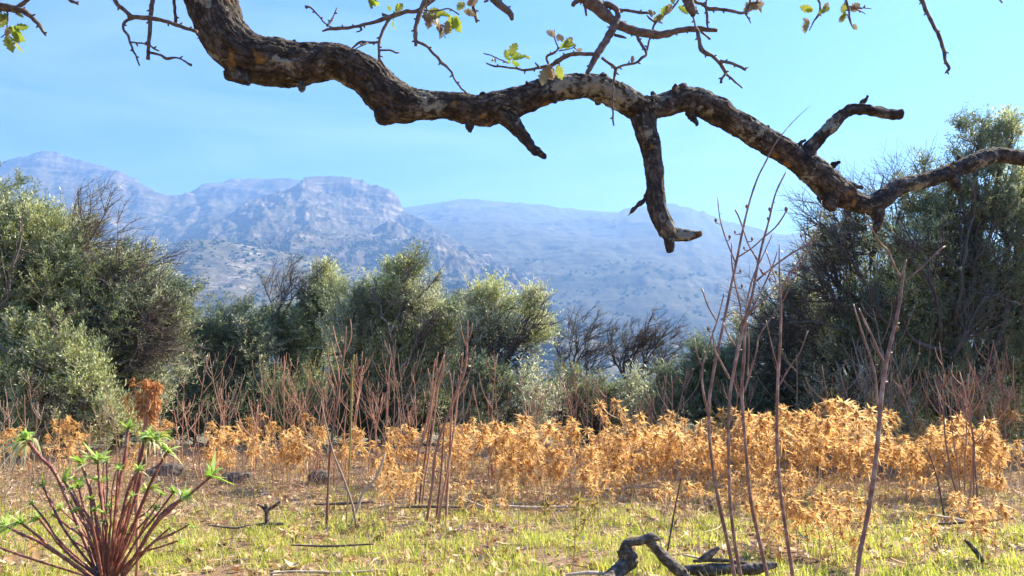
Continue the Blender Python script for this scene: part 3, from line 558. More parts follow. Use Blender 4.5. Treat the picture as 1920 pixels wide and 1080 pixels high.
    for mat_, lst in (('oakleaf', GL), ('oakleaf_brown', BL)):
        by = {}
        lst = lst + [(px + random.uniform(-9, 9), py + random.uniform(-7, 9), s_ * random.uniform(.5, .8), an + random.uniform(-60, 60), ti) for (px, py, s_, an, ti) in lst if s_ > 20 and random.random() < .7]
        for i, (px, py, s_, an, ti) in enumerate(lst):
            g = by.setdefault(ti, Geo()); leaf(g, px, py, s_ * .92, an, 2.28 + .05 * ((ti * 7) % 5) - .01, random.uniform(-.1, .35), random.uniform(-.8, .8))
        for ti, g in by.items(): g.build('leaves', M[mat_], limb2)
make_oak()

# ---------------------------------------------------------------- olive trees and bushes behind the field
def perp(d, r_):
    a = unit(np.cross(d, r_.normal(size=d.shape))); return a
def olive(name, label, group, d, trunk, clumps, mats, dens=430, wind=(.25, 0, .1), seed=0, leafL=.058, leafW=.0145, twigs=.35, bare=0., cat='olive tree', vis_branches=0, gap=.0):
    """trunk: (px base, py base, width px) ; clumps: (px, py, rx px, ry px[, density factor])"""
    r_ = np.random.default_rng(seed)
    b = P(trunk[0], trunk[1], d); b[2] = float(groundz(b[0], b[1]))
    root = empty(name, b); O = rel(root); tag(root, label, cat, group)
    tg = Geo(); cg = [Geo() for _ in mats]; bg_ = Geo(); nsp = 0
    wr = trunk[2] * d / F / 2 * .5; dens = dens * 2.0
    fork = b + [r_.normal() * .12, 0, .40]
    tp = resample([(*(b - [0, 0, .15]), wr * 1.4), (*(b + [0.03, 0, .1]), wr * 1.1), (*(fork + [.05, 0, -.2]), wr * .95), (*fork, wr * .8)], 12)
    tg.tubes(tp[:, :3] - O, tp[:, 3] * (1 + .15 * r_.normal(size=12)), 10)
    W = np.array(wind)
    for ci, c in enumerate(clumps):
        px, py, rx, ry = c[:4]; py += 14 if 350 < px < 1040 and py < 640 else 0; df = c[4] if len(c) > 4 else 1.; dz = c[5] if len(c) > 5 else 0.
        dd = d + dz; cen = P(px, py, dd); rx_, rz = rx * dd / F, ry * dd / F; ryy = (rx_ + rz) / 2 * .9
        cen = cen + [0, ryy * .3, 0]; Rv = np.array([rx_, ryy, rz])
        # limb to the clump
        mid = (fork + cen) / 2 + r_.normal(size=3) * .12 + [0, 0, .1]
        lp = resample([(*fork, wr * .55), (*mid, wr * .30), (*cen, wr * .18), (*(cen + Rv * [.2, 0, .7]), .006)], 14)
        lp[1:-1, :3] += r_.normal(size=(12, 3)) * .02
        tg.tubes(lp[:, :3] - O, lp[:, 3], 7)
        # secondary branches inside the clump
        nb = int(10 + 18 * rx_ * rz); s = lp[r_.integers(5, 13, nb), :3]
        dirn = unit(r_.normal(size=(nb, 3)) + [0, 0, .5] + W); e = cen + dirn * Rv * r_.uniform(.7, 1.08, (nb, 1))
        t = np.linspace(0, 1, 7)[None, :, None]; sag = (t * (1 - t)) * r_.normal(size=(nb, 1, 3)) * .22
        br = s[:, None] * (1 - t) + e[:, None] * t + sag + r_.normal(size=(nb, 7, 3)) * .012
        tg.tubes(br - O, np.linspace(.012, .003, 7)[None] * r_.uniform(.7, 1.4, (nb, 1)), 4, cap=False)
        # leafy sprigs
        n = int(dens * df * np.pi * rx_ * rz)
        u = unit(r_.normal(size=(n, 3))); rad = r_.uniform(.12, 1, (n, 1)) ** .55
        lob = 1 + .42 * perlin(u * 2.2 + ci * 7 + seed)[:, None] + .34 * perlin(u * 5 + ci * 3)[:, None] + .12 * r_.normal(size=(n, 1))
        p = cen + u * Rv * rad * lob
        keep = (perlin(p * 2.4 + seed) + .5 * perlin(p * 6.0)) > (-.20 + gap) 
        p, u, rad = p[keep], u[keep], rad[keep]; n = len(p)
        # plumes: long shoots that break the outline
        npl = int(5 + 16 * rx_ * rz * df); up_ = unit(r_.normal(size=(npl, 3)) * [1, 1, .8] + [0, 0, .45]); o0 = cen + up_ * Rv * r_.uniform(.75, 1.0, (npl, 1)); pd = unit(up_ * .5 + [0, 0, .7] + W + r_.normal(size=(npl, 3)) * .35); m_ = 16
        q_ = o0[:, None] + pd[:, None] * (r_.uniform(.06, .28, (npl, 1)) * r_.random((npl, m_)))[..., None] + r_.normal(size=(npl, m_, 3)) * .03
        p = np.concatenate([p, q_.reshape(-1, 3)]); u = np.concatenate([u, np.repeat(pd, m_, 0)])
        mk = p[:, 2] > b[2] + .12; p, u = p[mk], u[mk]; n = len(p)
        dr = unit(u * .55 + [0, 0, .55] + W + r_.normal(size=(n, 3)) * .5); TL = r_.uniform(.14, .34, (n, 1))
        k = 5; t = np.linspace(0, 1, k); bend = perp(dr, r_) * .06
        tw = p[:, None] + dr[:, None] * TL[:, None] * t[None, :, None] + bend[:, None] * (t ** 2)[None, :, None] - np.array([0, 0, 1]) * (.05 * t ** 2)[None, :, None]
        bm_ = r_.random(n) < twigs + bare
        bg_.tubes(tw[bm_] - O, np.tile(np.linspace(.0035, .0018, k), (bm_.sum(), 1)), 3, cap=False)
        lm = r_.random(n) >= bare; tw2, dr2, TL2 = tw[lm], dr[lm], TL[lm]; n = len(tw2)
        if n == 0: continue
        ml = 14; sidx = (np.arange(ml) + .5) / ml * 1.02
        f = sidx * (k - 1); i0 = np.clip(f.astype(int), 0, k - 2); fr = (f - i0)[None, :, None]
        bp = tw2[:, i0] * (1 - fr) + tw2[:, i0 + 1] * fr
        ref = perp(dr2, r_); ref2 = np.cross(dr2, ref)
        ang = (np.arange(ml) * 2.4)[None, :] + r_.random((n, 1)) * 6.28
        out_ = ref[:, None] * np.cos(ang)[..., None] + ref2[:, None] * np.sin(ang)[..., None]
        ld_ = unit(out_ * .8 + dr2[:, None] * .9 + r_.normal(size=(n, ml, 3)) * .25)
        sd = unit(np.cross(ld_, unit(np.cross(out_, dr2[:, None]) + r_.normal(size=(n, ml, 3)) * .5) + 1e-6) + r_.normal(size=(n, ml, 3)) * .2)
        LL = leafL * r_.uniform(.7, 1.25, (n, ml, 1)); WW = leafW * r_.uniform(.8, 1.3, (n, ml, 1))
        a0 = bp; a2 = bp + ld_ * LL; md = bp + ld_ * LL * .5
        q = np.stack([a0, md + sd * WW * .5, a2, md - sd * WW * .5], 2).reshape(-1, 4, 3) - O
        cg[ci % len(mats)].quads(q); nsp += n
    tr = tg.build('trunk', M['olivewood'], root)
    ms = {}
    for gi, (g, mn) in enumerate(zip(cg, mats)):
        if not g.v: continue
        n4 = sum(len(f) for f in g.f4)
        if gi == 0 and bg_.v:
            for v_, f_ in zip(bg_.v, bg_.f4): pass
            V_ = np.concatenate(bg_.v); F_ = np.concatenate(bg_.f4); g.add(V_, F_)
        o = g.build('crown', [M[mn], M['deadtwig']], root, smooth=False); mi = np.zeros(len(o.data.polygons), np.int32); mi[n4:] = 1; o.data.polygons.foreach_set('material_index', mi)
    return root
def bare_branches(parent, starts, mat_, seed, lean=(.5, 0, .35), name='bare_branch', levels=4, curl=.25):
    """wind-combed leafless branches; starts: (base px,py, tip px,py, depth, width px)"""
    r_ = np.random.default_rng(seed); O = rel(parent); Ln = np.array(lean)
    for (ax, ay, bx, by, d, wpx) in starts:
        a = P(ax, ay, d); e = P(bx, by, d); L0 = np.linalg.norm(e - a); r0 = wpx * d / F / 2
        g = Geo(); t = np.linspace(0, 1, 9)[:, None]
        mid = perp(unit(e - a)[None], r_)[0] * L0 * .1
        main = a + (e - a) * t + mid * 4 * t * (1 - t) + r_.normal(size=(9, 3)) * L0 * .015
        lev = [(main, r0)]; g.tubes(main - O, np.linspace(r0, max(.003, r0 * .3), 9), 6)
        for k in range(1, levels):
            new = []; T = []; Rr = []
            for pl, rr in lev:
                m = (7, 6, 4, 3)[k - 1] + r_.integers(0, 3)
                for _ in range(m):
                    s = r_.uniform(.25, 1); i = min(7, int(s * 8)); p0 = pl[i]; tn = unit(pl[i + 1] - pl[i])
                    dr = unit(tn * .75 + r_.normal(size=3) * [.6, .6, .5] + Ln * .5); ln = L0 * (.5 ** k) * r_.uniform(.6, 1.3) * (1.15 - .4 * s) * 1.25
                    tt = np.linspace(0, 1, 9)[:, None]; c = p0 + dr * ln * tt + (Ln + r_.normal(size=3) * .5) * ln * curl * tt ** 2 + r_.normal(size=(9, 3)) * ln * .02 * tt
                    r1 = max(.0022, rr * .5); new.append((c, r1)); T.append(c); Rr.append(np.linspace(r1, .0016, 9))
            g.tubes(np.array(T) - O, np.array(Rr), 4 if k < 3 else 3, cap=False); lev = new
        g.build(name, mat_, parent)
A_, B_, C_ = 'olive_a', 'olive_b', 'olive_c'
gO = 'olive trees behind the thistle field'; gB = 'low olive bushes at the foot of the trees'
M['bare'] = wood_mat('weathered_bare_twigs', (.05, .04, .036), (.13, .105, .09), 12, .2)
def trees():
    # left edge
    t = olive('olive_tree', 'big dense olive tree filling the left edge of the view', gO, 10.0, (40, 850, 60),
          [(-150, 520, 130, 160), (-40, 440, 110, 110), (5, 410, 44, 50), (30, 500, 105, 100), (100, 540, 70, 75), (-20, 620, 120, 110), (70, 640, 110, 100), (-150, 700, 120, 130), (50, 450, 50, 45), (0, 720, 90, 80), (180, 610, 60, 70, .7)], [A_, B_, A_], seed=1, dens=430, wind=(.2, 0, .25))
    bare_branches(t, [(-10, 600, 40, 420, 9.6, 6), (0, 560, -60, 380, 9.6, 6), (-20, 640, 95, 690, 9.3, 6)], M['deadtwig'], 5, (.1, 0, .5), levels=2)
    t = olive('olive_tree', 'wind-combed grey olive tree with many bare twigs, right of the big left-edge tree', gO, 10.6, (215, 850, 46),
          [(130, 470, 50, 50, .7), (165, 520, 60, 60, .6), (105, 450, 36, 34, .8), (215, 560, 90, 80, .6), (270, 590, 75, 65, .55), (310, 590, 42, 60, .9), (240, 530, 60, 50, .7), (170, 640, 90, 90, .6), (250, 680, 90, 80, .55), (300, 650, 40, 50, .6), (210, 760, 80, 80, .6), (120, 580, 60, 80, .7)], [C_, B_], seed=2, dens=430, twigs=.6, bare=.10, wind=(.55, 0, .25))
    bare_branches(t, [(150, 640, 245, 500, 10.3, 7), (130, 600, 165, 430, 10.3, 7), (160, 700, 290, 590, 10.2, 8), (170, 620, 215, 520, 10.2, 7), (190, 690, 320, 640, 10.1, 7), (110, 540, 130, 420, 10.3, 5), (140, 730, 300, 540, 10.4, 8), (180, 740, 260, 640, 10.1, 7)], M['deadtwig'], 6, (.6, 0, .3), levels=4)
    olive('olive_bush', 'bright yellow-green olive bush low at the left edge, below the big tree', gB, 9.5, (90, 855, 20),
          [(10, 700, 60, 60), (85, 680, 44, 50), (60, 750, 80, 60), (130, 735, 44, 50), (-60, 730, 80, 70), (165, 760, 34, 56), (190, 800, 50, 34), (60, 810, 110, 40), (40, 655, 30, 36, .8), (150, 690, 22, 30, .8)], [A_], seed=3, dens=480, wind=(.1, 0, .5), cat='olive bush')
    # centre
    t = olive('olive_tree', 'dark rounded olive tree left of centre, with a blue gap on its left', gO, 12.4, (425, 855, 40),
          [(440, 610, 52, 46), (400, 650, 55, 48), (465, 660, 40, 60), (370, 630, 34, 38, .6), (420, 720, 60, 60, .8), (380, 740, 50, 70, .7), (470, 760, 40, 70), (345, 690, 22, 40, .3)], [B_, B_, C_], seed=4, dens=430, wind=(.1, 0, .3))
    t = olive('olive_tree', 'olive tree with a narrow rounded top, left of the tallest central tree', gO, 13.0, (560, 855, 40),
          [(600, 525, 30, 36), (605, 570, 48, 40), (560, 600, 45, 36), (535, 640, 60, 50), (500, 620, 30, 34, .8), (655, 600, 26, 50, .9), (600, 640, 55, 55), (520, 610, 30, 22, .5), (590, 730, 70, 70), (530, 740, 50, 70)], [A_, B_], seed=5, dens=430, wind=(.05, 0, .4))
    bare_branches(t, [(520, 600, 560, 515, 12.8, 4), (505, 640, 500, 545, 12.8, 4), (535, 590, 585, 520, 12.8, 4)], M['deadtwig'], 16, (.25, 0, .5), levels=4)
    t = olive('olive_tree', 'tallest and widest olive tree at the centre, wispy twigs on its crown', gO, 11.6, (730, 860, 56),
          [(725, 545, 60, 42), (700, 590, 70, 60), (780, 570, 55, 50), (790, 640, 60, 60), (655, 570, 30, 40), (660, 640, 55, 55), (730, 660, 70, 60), (835, 600, 34, 48, .9), (850, 650, 44, 56, .9), (868, 600, 18, 34, .8), (700, 730, 80, 60), (790, 730, 70, 60), (750, 510, 30, 26, .6), (772, 500, 12, 26, .7)], [A_, B_, C_], seed=6, dens=430, wind=(.25, 0, .3))
    bare_branches(t, [(755, 560, 772, 488, 11.4, 4), (780, 560, 820, 520, 11.4, 4), (740, 700, 700, 560, 11.2, 7), (745, 700, 790, 580, 11.2, 7)], M['deadtwig'], 7, (.4, 0, .3), levels=3)
    t = olive('olive_tree', 'olive tree leaning right at the centre, dark limbs showing beneath its crown', gO, 11.0, (870, 860, 40),
          [(935, 575, 50, 34), (900, 590, 34, 44), (975, 590, 40, 30), (950, 610, 60, 34), (985, 620, 36, 24, .8), (885, 640, 30, 50, .7), (915, 555, 36, 20, .8), (1000, 565, 14, 22, .8), (870, 720, 50, 60, .7)], [A_, C_], seed=8, dens=430, wind=(.4, 0, .25))
    bare_branches(t, [(850, 720, 980, 640, 10.8, 9), (855, 740, 900, 620, 10.8, 8), (870, 700, 1000, 610, 10.8, 6), (860, 760, 960, 650, 10.8, 7)], M['olivewood'], 8, (.5, 0, .3), levels=3, curl=.15)
    olive('olive_bush', 'grey-green bush low in the centre, between the leaning tree and the bare trees', gB, 10.3, (960, 855, 18),
          [(930, 735, 56, 46), (1000, 752, 46, 46), (900, 770, 60, 56, .8), (960, 800, 70, 46)], [B_, C_], seed=9, dens=270, bare=.22, twigs=.5, wind=(.15, 0, .4), cat='olive bush')
    olive('olive_bush', 'thin bush beneath the bare wind-bent trees', gB, 11.5, (1110, 850, 18),
          [(1075, 745, 55, 40), (1130, 762, 50, 44), (1050, 775, 50, 44), (1180, 765, 40, 40), (1120, 805, 90, 36)], [B_, B_], seed=10, dens=270, bare=.22, twigs=.5, wind=(.1, 0, .45), cat='olive bush')
    olive('olive_bush', 'small silvery bush left of the dark shrub behind the tall stems', gB, 11.0, (1225, 850, 18),
          [(1215, 755, 36, 36), (1250, 770, 36, 46), (1200, 790, 50, 36)], [C_], seed=11, dens=270, bare=.22, twigs=.5, wind=(.1, 0, .45), cat='olive bush')
    olive('olive_bush', 'dark leafy shrub just left of the tall bare stems', gB, 10.2, (1310, 850, 24),
          [(1290, 720, 44, 46), (1330, 700, 40, 50), (1265, 770, 40, 50), (1330, 770, 70, 60), (1370, 740, 50, 60)], [B_], seed=12, dens=430, wind=(.1, 0, .4), cat='olive bush')
    # right
    t = olive('olive_tree', 'thin-crowned olive shrub seen behind the tall bare stems on the right', gO, 10.6, (1470, 850, 40),
          [(1510, 560, 36, 34, .7), (1470, 600, 45, 40, .7), (1430, 640, 45, 45, .6), (1520, 640, 60, 60, .75), (1400, 690, 40, 45, .6), (1470, 700, 60, 60, .7), (1540, 710, 50, 60, .7), (1420, 760, 60, 50, .8), (1500, 780, 70, 50, .8)], [C_, B_], seed=13, dens=400, wind=(-.05, 0, .3), twigs=.8)
    bare_branches(t, [(1600, 720, 1440, 600, 10.2, 8), (1590, 700, 1480, 590, 10.2, 6), (1600, 740, 1400, 640, 10.3, 6), (1560, 760, 1480, 700, 10.2, 6)], M['olivewood'], 9, (-.4, 0, .15), levels=4)
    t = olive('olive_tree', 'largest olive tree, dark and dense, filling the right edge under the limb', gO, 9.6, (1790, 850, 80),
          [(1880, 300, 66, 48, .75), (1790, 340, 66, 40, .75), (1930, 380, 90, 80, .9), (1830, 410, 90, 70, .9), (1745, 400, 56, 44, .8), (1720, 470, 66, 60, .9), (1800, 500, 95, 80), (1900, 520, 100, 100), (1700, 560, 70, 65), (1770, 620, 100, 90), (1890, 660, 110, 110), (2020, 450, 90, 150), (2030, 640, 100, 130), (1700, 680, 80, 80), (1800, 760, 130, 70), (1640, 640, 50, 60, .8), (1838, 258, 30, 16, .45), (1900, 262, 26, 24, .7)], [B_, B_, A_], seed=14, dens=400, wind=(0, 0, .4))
    bare_branches(t, [(1760, 640, 1700, 430, 9.3, 9), (1790, 600, 1830, 380, 9.3, 9), (1770, 660, 1620, 560, 9.2, 10), (1800, 620, 1900, 420, 9.3, 8), (1790, 680, 1860, 540, 9.1, 8)], M['olivewood'], 10, (.1, 0, .4), levels=3)
    t = olive('olive_tree', 'half-bare olive tree with curling leafless twigs, left of the dark right-edge tree', gO, 10.0, (1640, 850, 44),
          [(1600, 480, 60, 50, .30), (1560, 470, 40, 44, .22), (1650, 440, 40, 40, .35), (1560, 540, 50, 50, .45), (1620, 560, 60, 60, .6), (1590, 640, 60, 60, .6), (1640, 700, 60, 70, .7), (1560, 720, 50, 60, .6)], [B_, C_], seed=15, dens=400, twigs=.9, bare=.1, wind=(-.3, 0, .25))
    bare_branches(t, [(1640, 560, 1600, 370, 9.8, 8), (1630, 540, 1545, 420, 9.8, 7), (1650, 560, 1660, 330, 9.8, 7), (1640, 600, 1520, 490, 9.8, 8), (1650, 620, 1540, 560, 9.7, 9), (1645, 580, 1690, 360, 9.9, 6), (1640, 640, 1500, 600, 9.7, 8)], M['olivewood'], 11, (-.35, 0, .3), levels=4, curl=.35)
    # bare trees right of centre
    for (label, st_, sd) in (('bare wind-bent tree, the smaller and left one right of centre', [(1072, 745, 1088, 628, 12.2, 6), (1075, 715, 1045, 650, 12.2, 4), (1080, 690, 1112, 618, 12.2, 4), (1078, 720, 1120, 668, 12.2, 4)], 31),
                             ('larger bare wind-bent tree fanning to the right, right of centre', [(1175, 760, 1180, 640, 12.6, 7), (1180, 715, 1240, 630, 12.6, 6), (1178, 715, 1145, 640, 12.6, 5), (1185, 690, 1222, 618, 12.6, 5), (1180, 730, 1268, 665, 12.6, 5), (1182, 700, 1205, 622, 12.6, 4)], 32)):
        b = P(st_[0][0], 860, st_[0][4]); b[2] = float(groundz(b[0], b[1])); r = empty('bare_tree', b); tag(r, label, 'bare tree', 'leafless trees right of centre')
        a = P(st_[0][0], st_[0][1] + 5, st_[0][4]); g = Geo(); tp = resample([(*(b - [0, 0, .1]), .07), (*((a + b) / 2 + [.04, 0, 0]), .055), (*a, .045)], 10); g.tubes(tp[:, :3] - rel(r), tp[:, 3], 8); g.build('trunk', M['wooddark'], r)
        bare_branches(r, st_, M['bare'], sd, (.5, 0, .45), levels=4, curl=.2)
    # darker bushes filling in behind and between the trunks
    fill = [((360, 780, 60, 75), (420, 800, 60, 60), 'dark bush low at the foot of the rounded tree left of centre'), ((520, 780, 70, 75), (470, 800, 60, 60), 'dark bush low between the rounded tree and the narrow-topped tree'),
            ((640, 780, 80, 75), (700, 800, 70, 60), 'dark bush low at the foot of the tallest central tree'), ((800, 790, 80, 70), (860, 790, 60, 60), 'dark bush low behind the reddish stalks, right of the tallest central tree'),
            ((1060, 800, 80, 46), (1150, 800, 80, 46), 'low bush behind the left end of the thistle bank'), ((1480, 800, 90, 60), (1400, 800, 80, 60), 'low dark bush behind the thistles, between the tall stems'),
            ((1650, 790, 90, 80), (1580, 800, 80, 60), 'dark bush behind the tallest thistles at the right'), ((1780, 800, 110, 90), (1900, 790, 110, 100), 'deep-shaded bush under the largest right tree'),
            ((280, 780, 70, 60), (200, 800, 80, 50), 'dull bush low behind the red-stemmed plant'), ((30, 810, 120, 50), (-80, 800, 120, 60), 'bush low behind the left-edge yellow-green bush')]
    for i, (c1, c2, lb) in enumerate(fill):
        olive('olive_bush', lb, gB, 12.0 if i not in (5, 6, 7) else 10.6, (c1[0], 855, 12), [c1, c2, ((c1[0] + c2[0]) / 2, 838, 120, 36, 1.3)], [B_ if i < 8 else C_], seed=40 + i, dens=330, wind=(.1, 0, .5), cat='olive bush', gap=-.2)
trees()

# ---------------------------------------------------------------- dried orange thistles
def star(g, c, up, R_, n, r_, droop=.35, w0=.011):
    """a whorl of narrow spiny bracts round c"""
    d = unit(r_.normal(size=(n, 3)) * [1, 1, .75] + up * .35); k = 4; t = np.linspace(0, 1, k)
    L_ = R_ * r_.uniform(.6, 1.2, (n, 1))
    pts = c + d[:, None] * (L_ * t)[..., None] + np.array([0, 0, -1]) * (L_ * droop * .7 * t ** 2)[..., None] + r_.normal(size=(n, 1, 3)) * R_ * .06
    wd = np.array([.7, 1., .6, .05])[None] * w0 * r_.uniform(.7, 1.3, (n, 1)); g.strips(pts, wd, perp(d, r_))
def thistle_proto(h, nh, seed, mats=('thistle', 'thistle_core', 'thistle_stem'), spread=.13, R_=.060, nb=25):
    """meshes of one plant: stem mesh and its heads [(mesh, offset)]"""
    r_ = np.random.default_rng(seed); sg = Geo(); heads = []
    bend = r_.normal(size=2) * .05
    t = np.linspace(0, 1, 9)[:, None]; main = np.hstack([bend[0] * t ** 2, bend[1] * t ** 2, t * h * .93]) + np.hstack([r_.normal(size=(9, 2)) * .003, t * 0]); main[0, 2] = -.03
    sg.tubes(main, np.linspace(.0038, .0026, 9), 5)
    tips = [main[-1]]
    for i in range(nh - 1):
        s = r_.uniform(.42, .9); j = int(s * 8); p0 = main[j]; a = r_.random() * 6.28; ln = spread * r_.uniform(.5, 1.25)
        e = p0 + [math.cos(a) * ln, math.sin(a) * ln, ln * r_.uniform(.6, 1.3)]
        e[2] = min(e[2], h)
        br = resample([p0, p0 * .5 + e * .5 + [math.cos(a) * .015, math.sin(a) * .015, -.012], e], 6); sg.tubes(br, np.linspace(.0028, .002, 6), 4); tips.append(e)
    for k in range(7):       # spiny leaves up the stem
        j = int(r_.uniform(2.5, 8)); star(sg, main[j], np.array([0, 0, .2]), R_ * .9, 5, r_, .6, .008)
    ms = sg.mesh('stem', [M[mats[2]], M[mats[0]]])
    # stem faces of the strips use the bract colour
    nf = len(ms.polygons); ns = sum(len(f) for f in sg.f4[:nh]); mi = np.zeros(nf, np.int32); tot4 = sum(len(f) for f in sg.f4); mi[ns:tot4] = 1; ms.polygons.foreach_set('material_index', mi)
    hm = []
    for v in range(2):
        g = Geo(); star(g, np.zeros(3), np.array([0, 0, .5]), R_, nb, r_, .35, .0085); star(g, np.array([0, 0, -.03]), np.array([0, 0, 0.]), R_ * .9, nb // 2, r_, .75, .0075)
        n4 = sum(len(f) for f in g.f4)
        th = np.linspace(0, np.pi, 6)[1:-1]; core = np.array([[0, 0, math.cos(a) * .016] for a in th[::-1]]); g.tubes(core, np.sin(th) * .011, 7)
        m_ = g.mesh('flower_head', [M[mats[0]], M[mats[1]]]); mi = np.zeros(len(m_.polygons), np.int32); tot4 = sum(len(f) for f in g.f4); mi[n4:tot4] = 1; mi[tot4:] = 1; m_.polygons.foreach_set('material_index', mi); hm.append(m_)
    return ms, hm, tips
def place_thistle(proto, loc, rot, s, label, group, lean=(0, 0), seed=0):
    ms, hm, tips = proto; r_ = random.Random(seed)
    root = empty('dried_thistle', loc); root.rotation_euler = (lean[0], lean[1], rot); root.scale = (s, s, s)
    tag(root, label, 'thistle', group)
    o = link(bpy.data.objects.new('stem', ms)); o.parent = root
    for i, t in enumerate(tips):
        c = link(bpy.data.objects.new('flower_head', hm[i % 2])); c.parent = root; c.location = tuple(t); c.rotation_euler = (r_.uniform(-.4, .4), r_.uniform(-.4, .4), r_.uniform(0, 6.28)); k = r_.uniform(.6, 1.25); c.scale = (k, k, k)
    return root
PR = [thistle_proto(h, nh, 100 + i) for i, (h, nh) in enumerate([(.60, 11), (.55, 9), (.50, 8), (.62, 14), (.45, 7), (.34, 4), (.57, 10), (.28, 3)])]
PG = thistle_proto(.42, 4, 120, ('thistle_green', 'thistle_core', 'thistle_stem'))
def thistles():
    n = [0]
    def put(px, py, hpx, label, group, pr=None, s=None):
        p = G(px, py); d = p[1]; H = hpx * d / F
        if pr is None:
            pr = PR[random.choice([0, 1, 3, 6, 2])] if H > .4 else PR[random.choice([4, 5, 2])]
        hh = max(t[2] for t in pr[2]) + .05
        s = min(1.6, max(.6, H / hh)) if s is None else s
        n[0] += 1
        return place_thistle(pr, (p[0], p[1], p[2] - .01), random.uniform(0, 6.28), s, label, group, (random.uniform(-.09, .09), random.uniform(-.09, .09)), n[0])
    # single ones that stand out
    for px, py, hp, lb, pr in [
        (745, 925, 128, 'full orange thistle standing alone behind the pale curved stick', PR[3]),
        (728, 985, 105, 'small thistle with one round head just in front of the curved stick', PR[5]),
        (560, 915, 102, 'slim thistle left of the dark stone, head level with the stalks', PR[2]),
        (612, 905, 92, 'thistle beside the tallest candelabra stalk left of centre', PR[1]),
        (470, 905, 88, 'narrow thistle at the left, alone before the dark gap', PR[4]),
        (503, 910, 78, 'small thistle right of the narrow lone one at the left', PR[4]),
        (438, 900, 56, 'tiny single-headed thistle beside the green leaf rosette', PR[7]),
        (655, 925, 95, 'leaning thistle between the dark stone and the curved stick', PR[2]),
        (810, 930, 112, 'thistle in front of the reddish stalk cluster at the centre', PR[1]),
        (875, 1000, 90, 'low straggly thistle at the foot of the reddish stalk cluster', PR[5]),
        (875, 912, 90, 'thistle just right of the central reddish stalks', PR[4]),
        (1190, 925, 178, 'yellowish thistle rising highest above the middle of the bank', PR[6]),
        (1075, 1075, 150, 'bent thistle with one olive-green head, nearest the camera left of the log', PG),
        (1275, 985, 90, 'thin thistle standing before the bank, behind the fallen log', PR[5]),
        (1540, 1050, 135, 'thistle on a dark stalk between the two rightmost tall stems', PR[5]),
        (1470, 905, 125, 'thistle with a greenish middle just right of the fourth tall stem', PG),
        (1715, 935, 110, 'broad pale-tipped thistle in front of the right-hand bank', PR[3]),
        (130, 870, 82, 'paired orange thistle behind the drooping left rosette', PR[4]),
        (102, 872, 76, 'orange thistle left of its pair behind the red-stemmed plant', PR[4]),
        (1640, 960, 215, 'tall thistle peaking behind the rightmost tall stem', PR[3]),
        (1290, 890, 110, 'thistle with long drooping bracts left of the first tall stem', PR[6]),
        (1360, 880, 125, 'thistle peaking between the first and third tall stems', PR[0]),
        (950, 985, 60, 'low round thistle on the litter at the centre', PR[7]),
        (1600, 1070, 70, 'low withered thistle at the foot of the rightmost tall stem', PR[7])]:
        put(px, py, hp, lb, 'dried orange thistles of the field', pr)
    # the bank: by zone
    zones = [(1250, 1475, 878, 945, 50, 1.0, 'orange thistle in the thick bank behind the four tall bare stems'),
             (1475, 1660, 876, 950, 44, 1.15, 'orange thistle in the tallest part of the bank, left of the rightmost tall stem'),
             (1660, 1960, 878, 945, 52, 1.0, 'orange thistle in the bank at the right edge, before the dark tree'),
             (930, 1090, 885, 950, 34, 1.0, 'orange thistle in the middle bank, left of the yellowish high one'),
             (1090, 1250, 885, 940, 34, .85, 'orange thistle in the low stretch of bank behind the fallen log'),
             (400, 930, 872, 925, 30, .95, 'orange thistle scattered among the reddish stalks left of the bank'),
             (700, 1330, 925, 972, 20, .5, 'low sparse thistle on the litter between the central stalks and the tall stems'),
             (-40, 330, 866, 905, 16, .8, 'small orange thistle far behind the red-stemmed plant'),
             (1330, 1900, 950, 1065, 36, .42, 'withered low thistle lying in the litter at lower right')]
    for x0, x1, y0, y1, num, hs, lb in zones:
        for i in range(num):
            px = random.uniform(x0, x1); py = random.uniform(y0, y1); p = G(px, py)
            H = random.choice([random.uniform(.26, .74), random.uniform(.42, .62)]) * hs * (1.1 if random.random() < .15 else 1)
            put(px, py, H * F / p[1], lb, 'dried orange thistles of the field')
thistles()

# ---------------------------------------------------------------- tall bare flower stalks
def stalk_paths(r_, h, lean, forks, r0, fork_from=.5, spread=.34, curve=.03):
    """one dead flower stalk with upright side branches"""
    t = np.linspace(0, 1, 9)[:, None]; L_ = np.array([lean[0], lean[1], 1.]) 
    main = L_ * h * t + np.hstack([r_.normal() * curve * np.sin(t * 3), r_.normal() * curve * np.sin(t * 2.5), 0 * t]) + np.hstack([r_.normal(size=(9, 2)) * .004, 0 * t]); main[0, 2] = -.05
    out = [(main, np.linspace(r0, r0 * .42, 9))]
    for _ in range(forks):
        s = r_.uniform(fork_from, .93); x = s * 8; j = int(x); p0 = main[j] + (main[j + 1] - main[j]) * (x - j); a = r_.random() * 6.28; ln = h * (1.02 - s) * r_.uniform(.45, .95) + .05
        dr = np.array([math.cos(a) * spread * 1.3, math.sin(a) * spread * 1.3, 1.]); tt = np.linspace(0, 1, 9)[:, None]
        c = p0 + dr * ln * tt + np.array([math.cos(a), math.sin(a), -.2]) * (ln * .22) * np.sin(tt * 2.4); out.append((c, np.linspace(r0 * .5, r0 * .24, 9)))
        if r_.random() < .5:
            q = c[int(r_.uniform(3, 7))]; a2 = a + r_.normal(); l2 = ln * .4; c2 = q + np.array([math.cos(a2) * .5, math.sin(a2) * .5, 1]) * l2 * tt; out.append((c2, np.linspace(r0 * .32, r0 * .2, 9)))
    return out
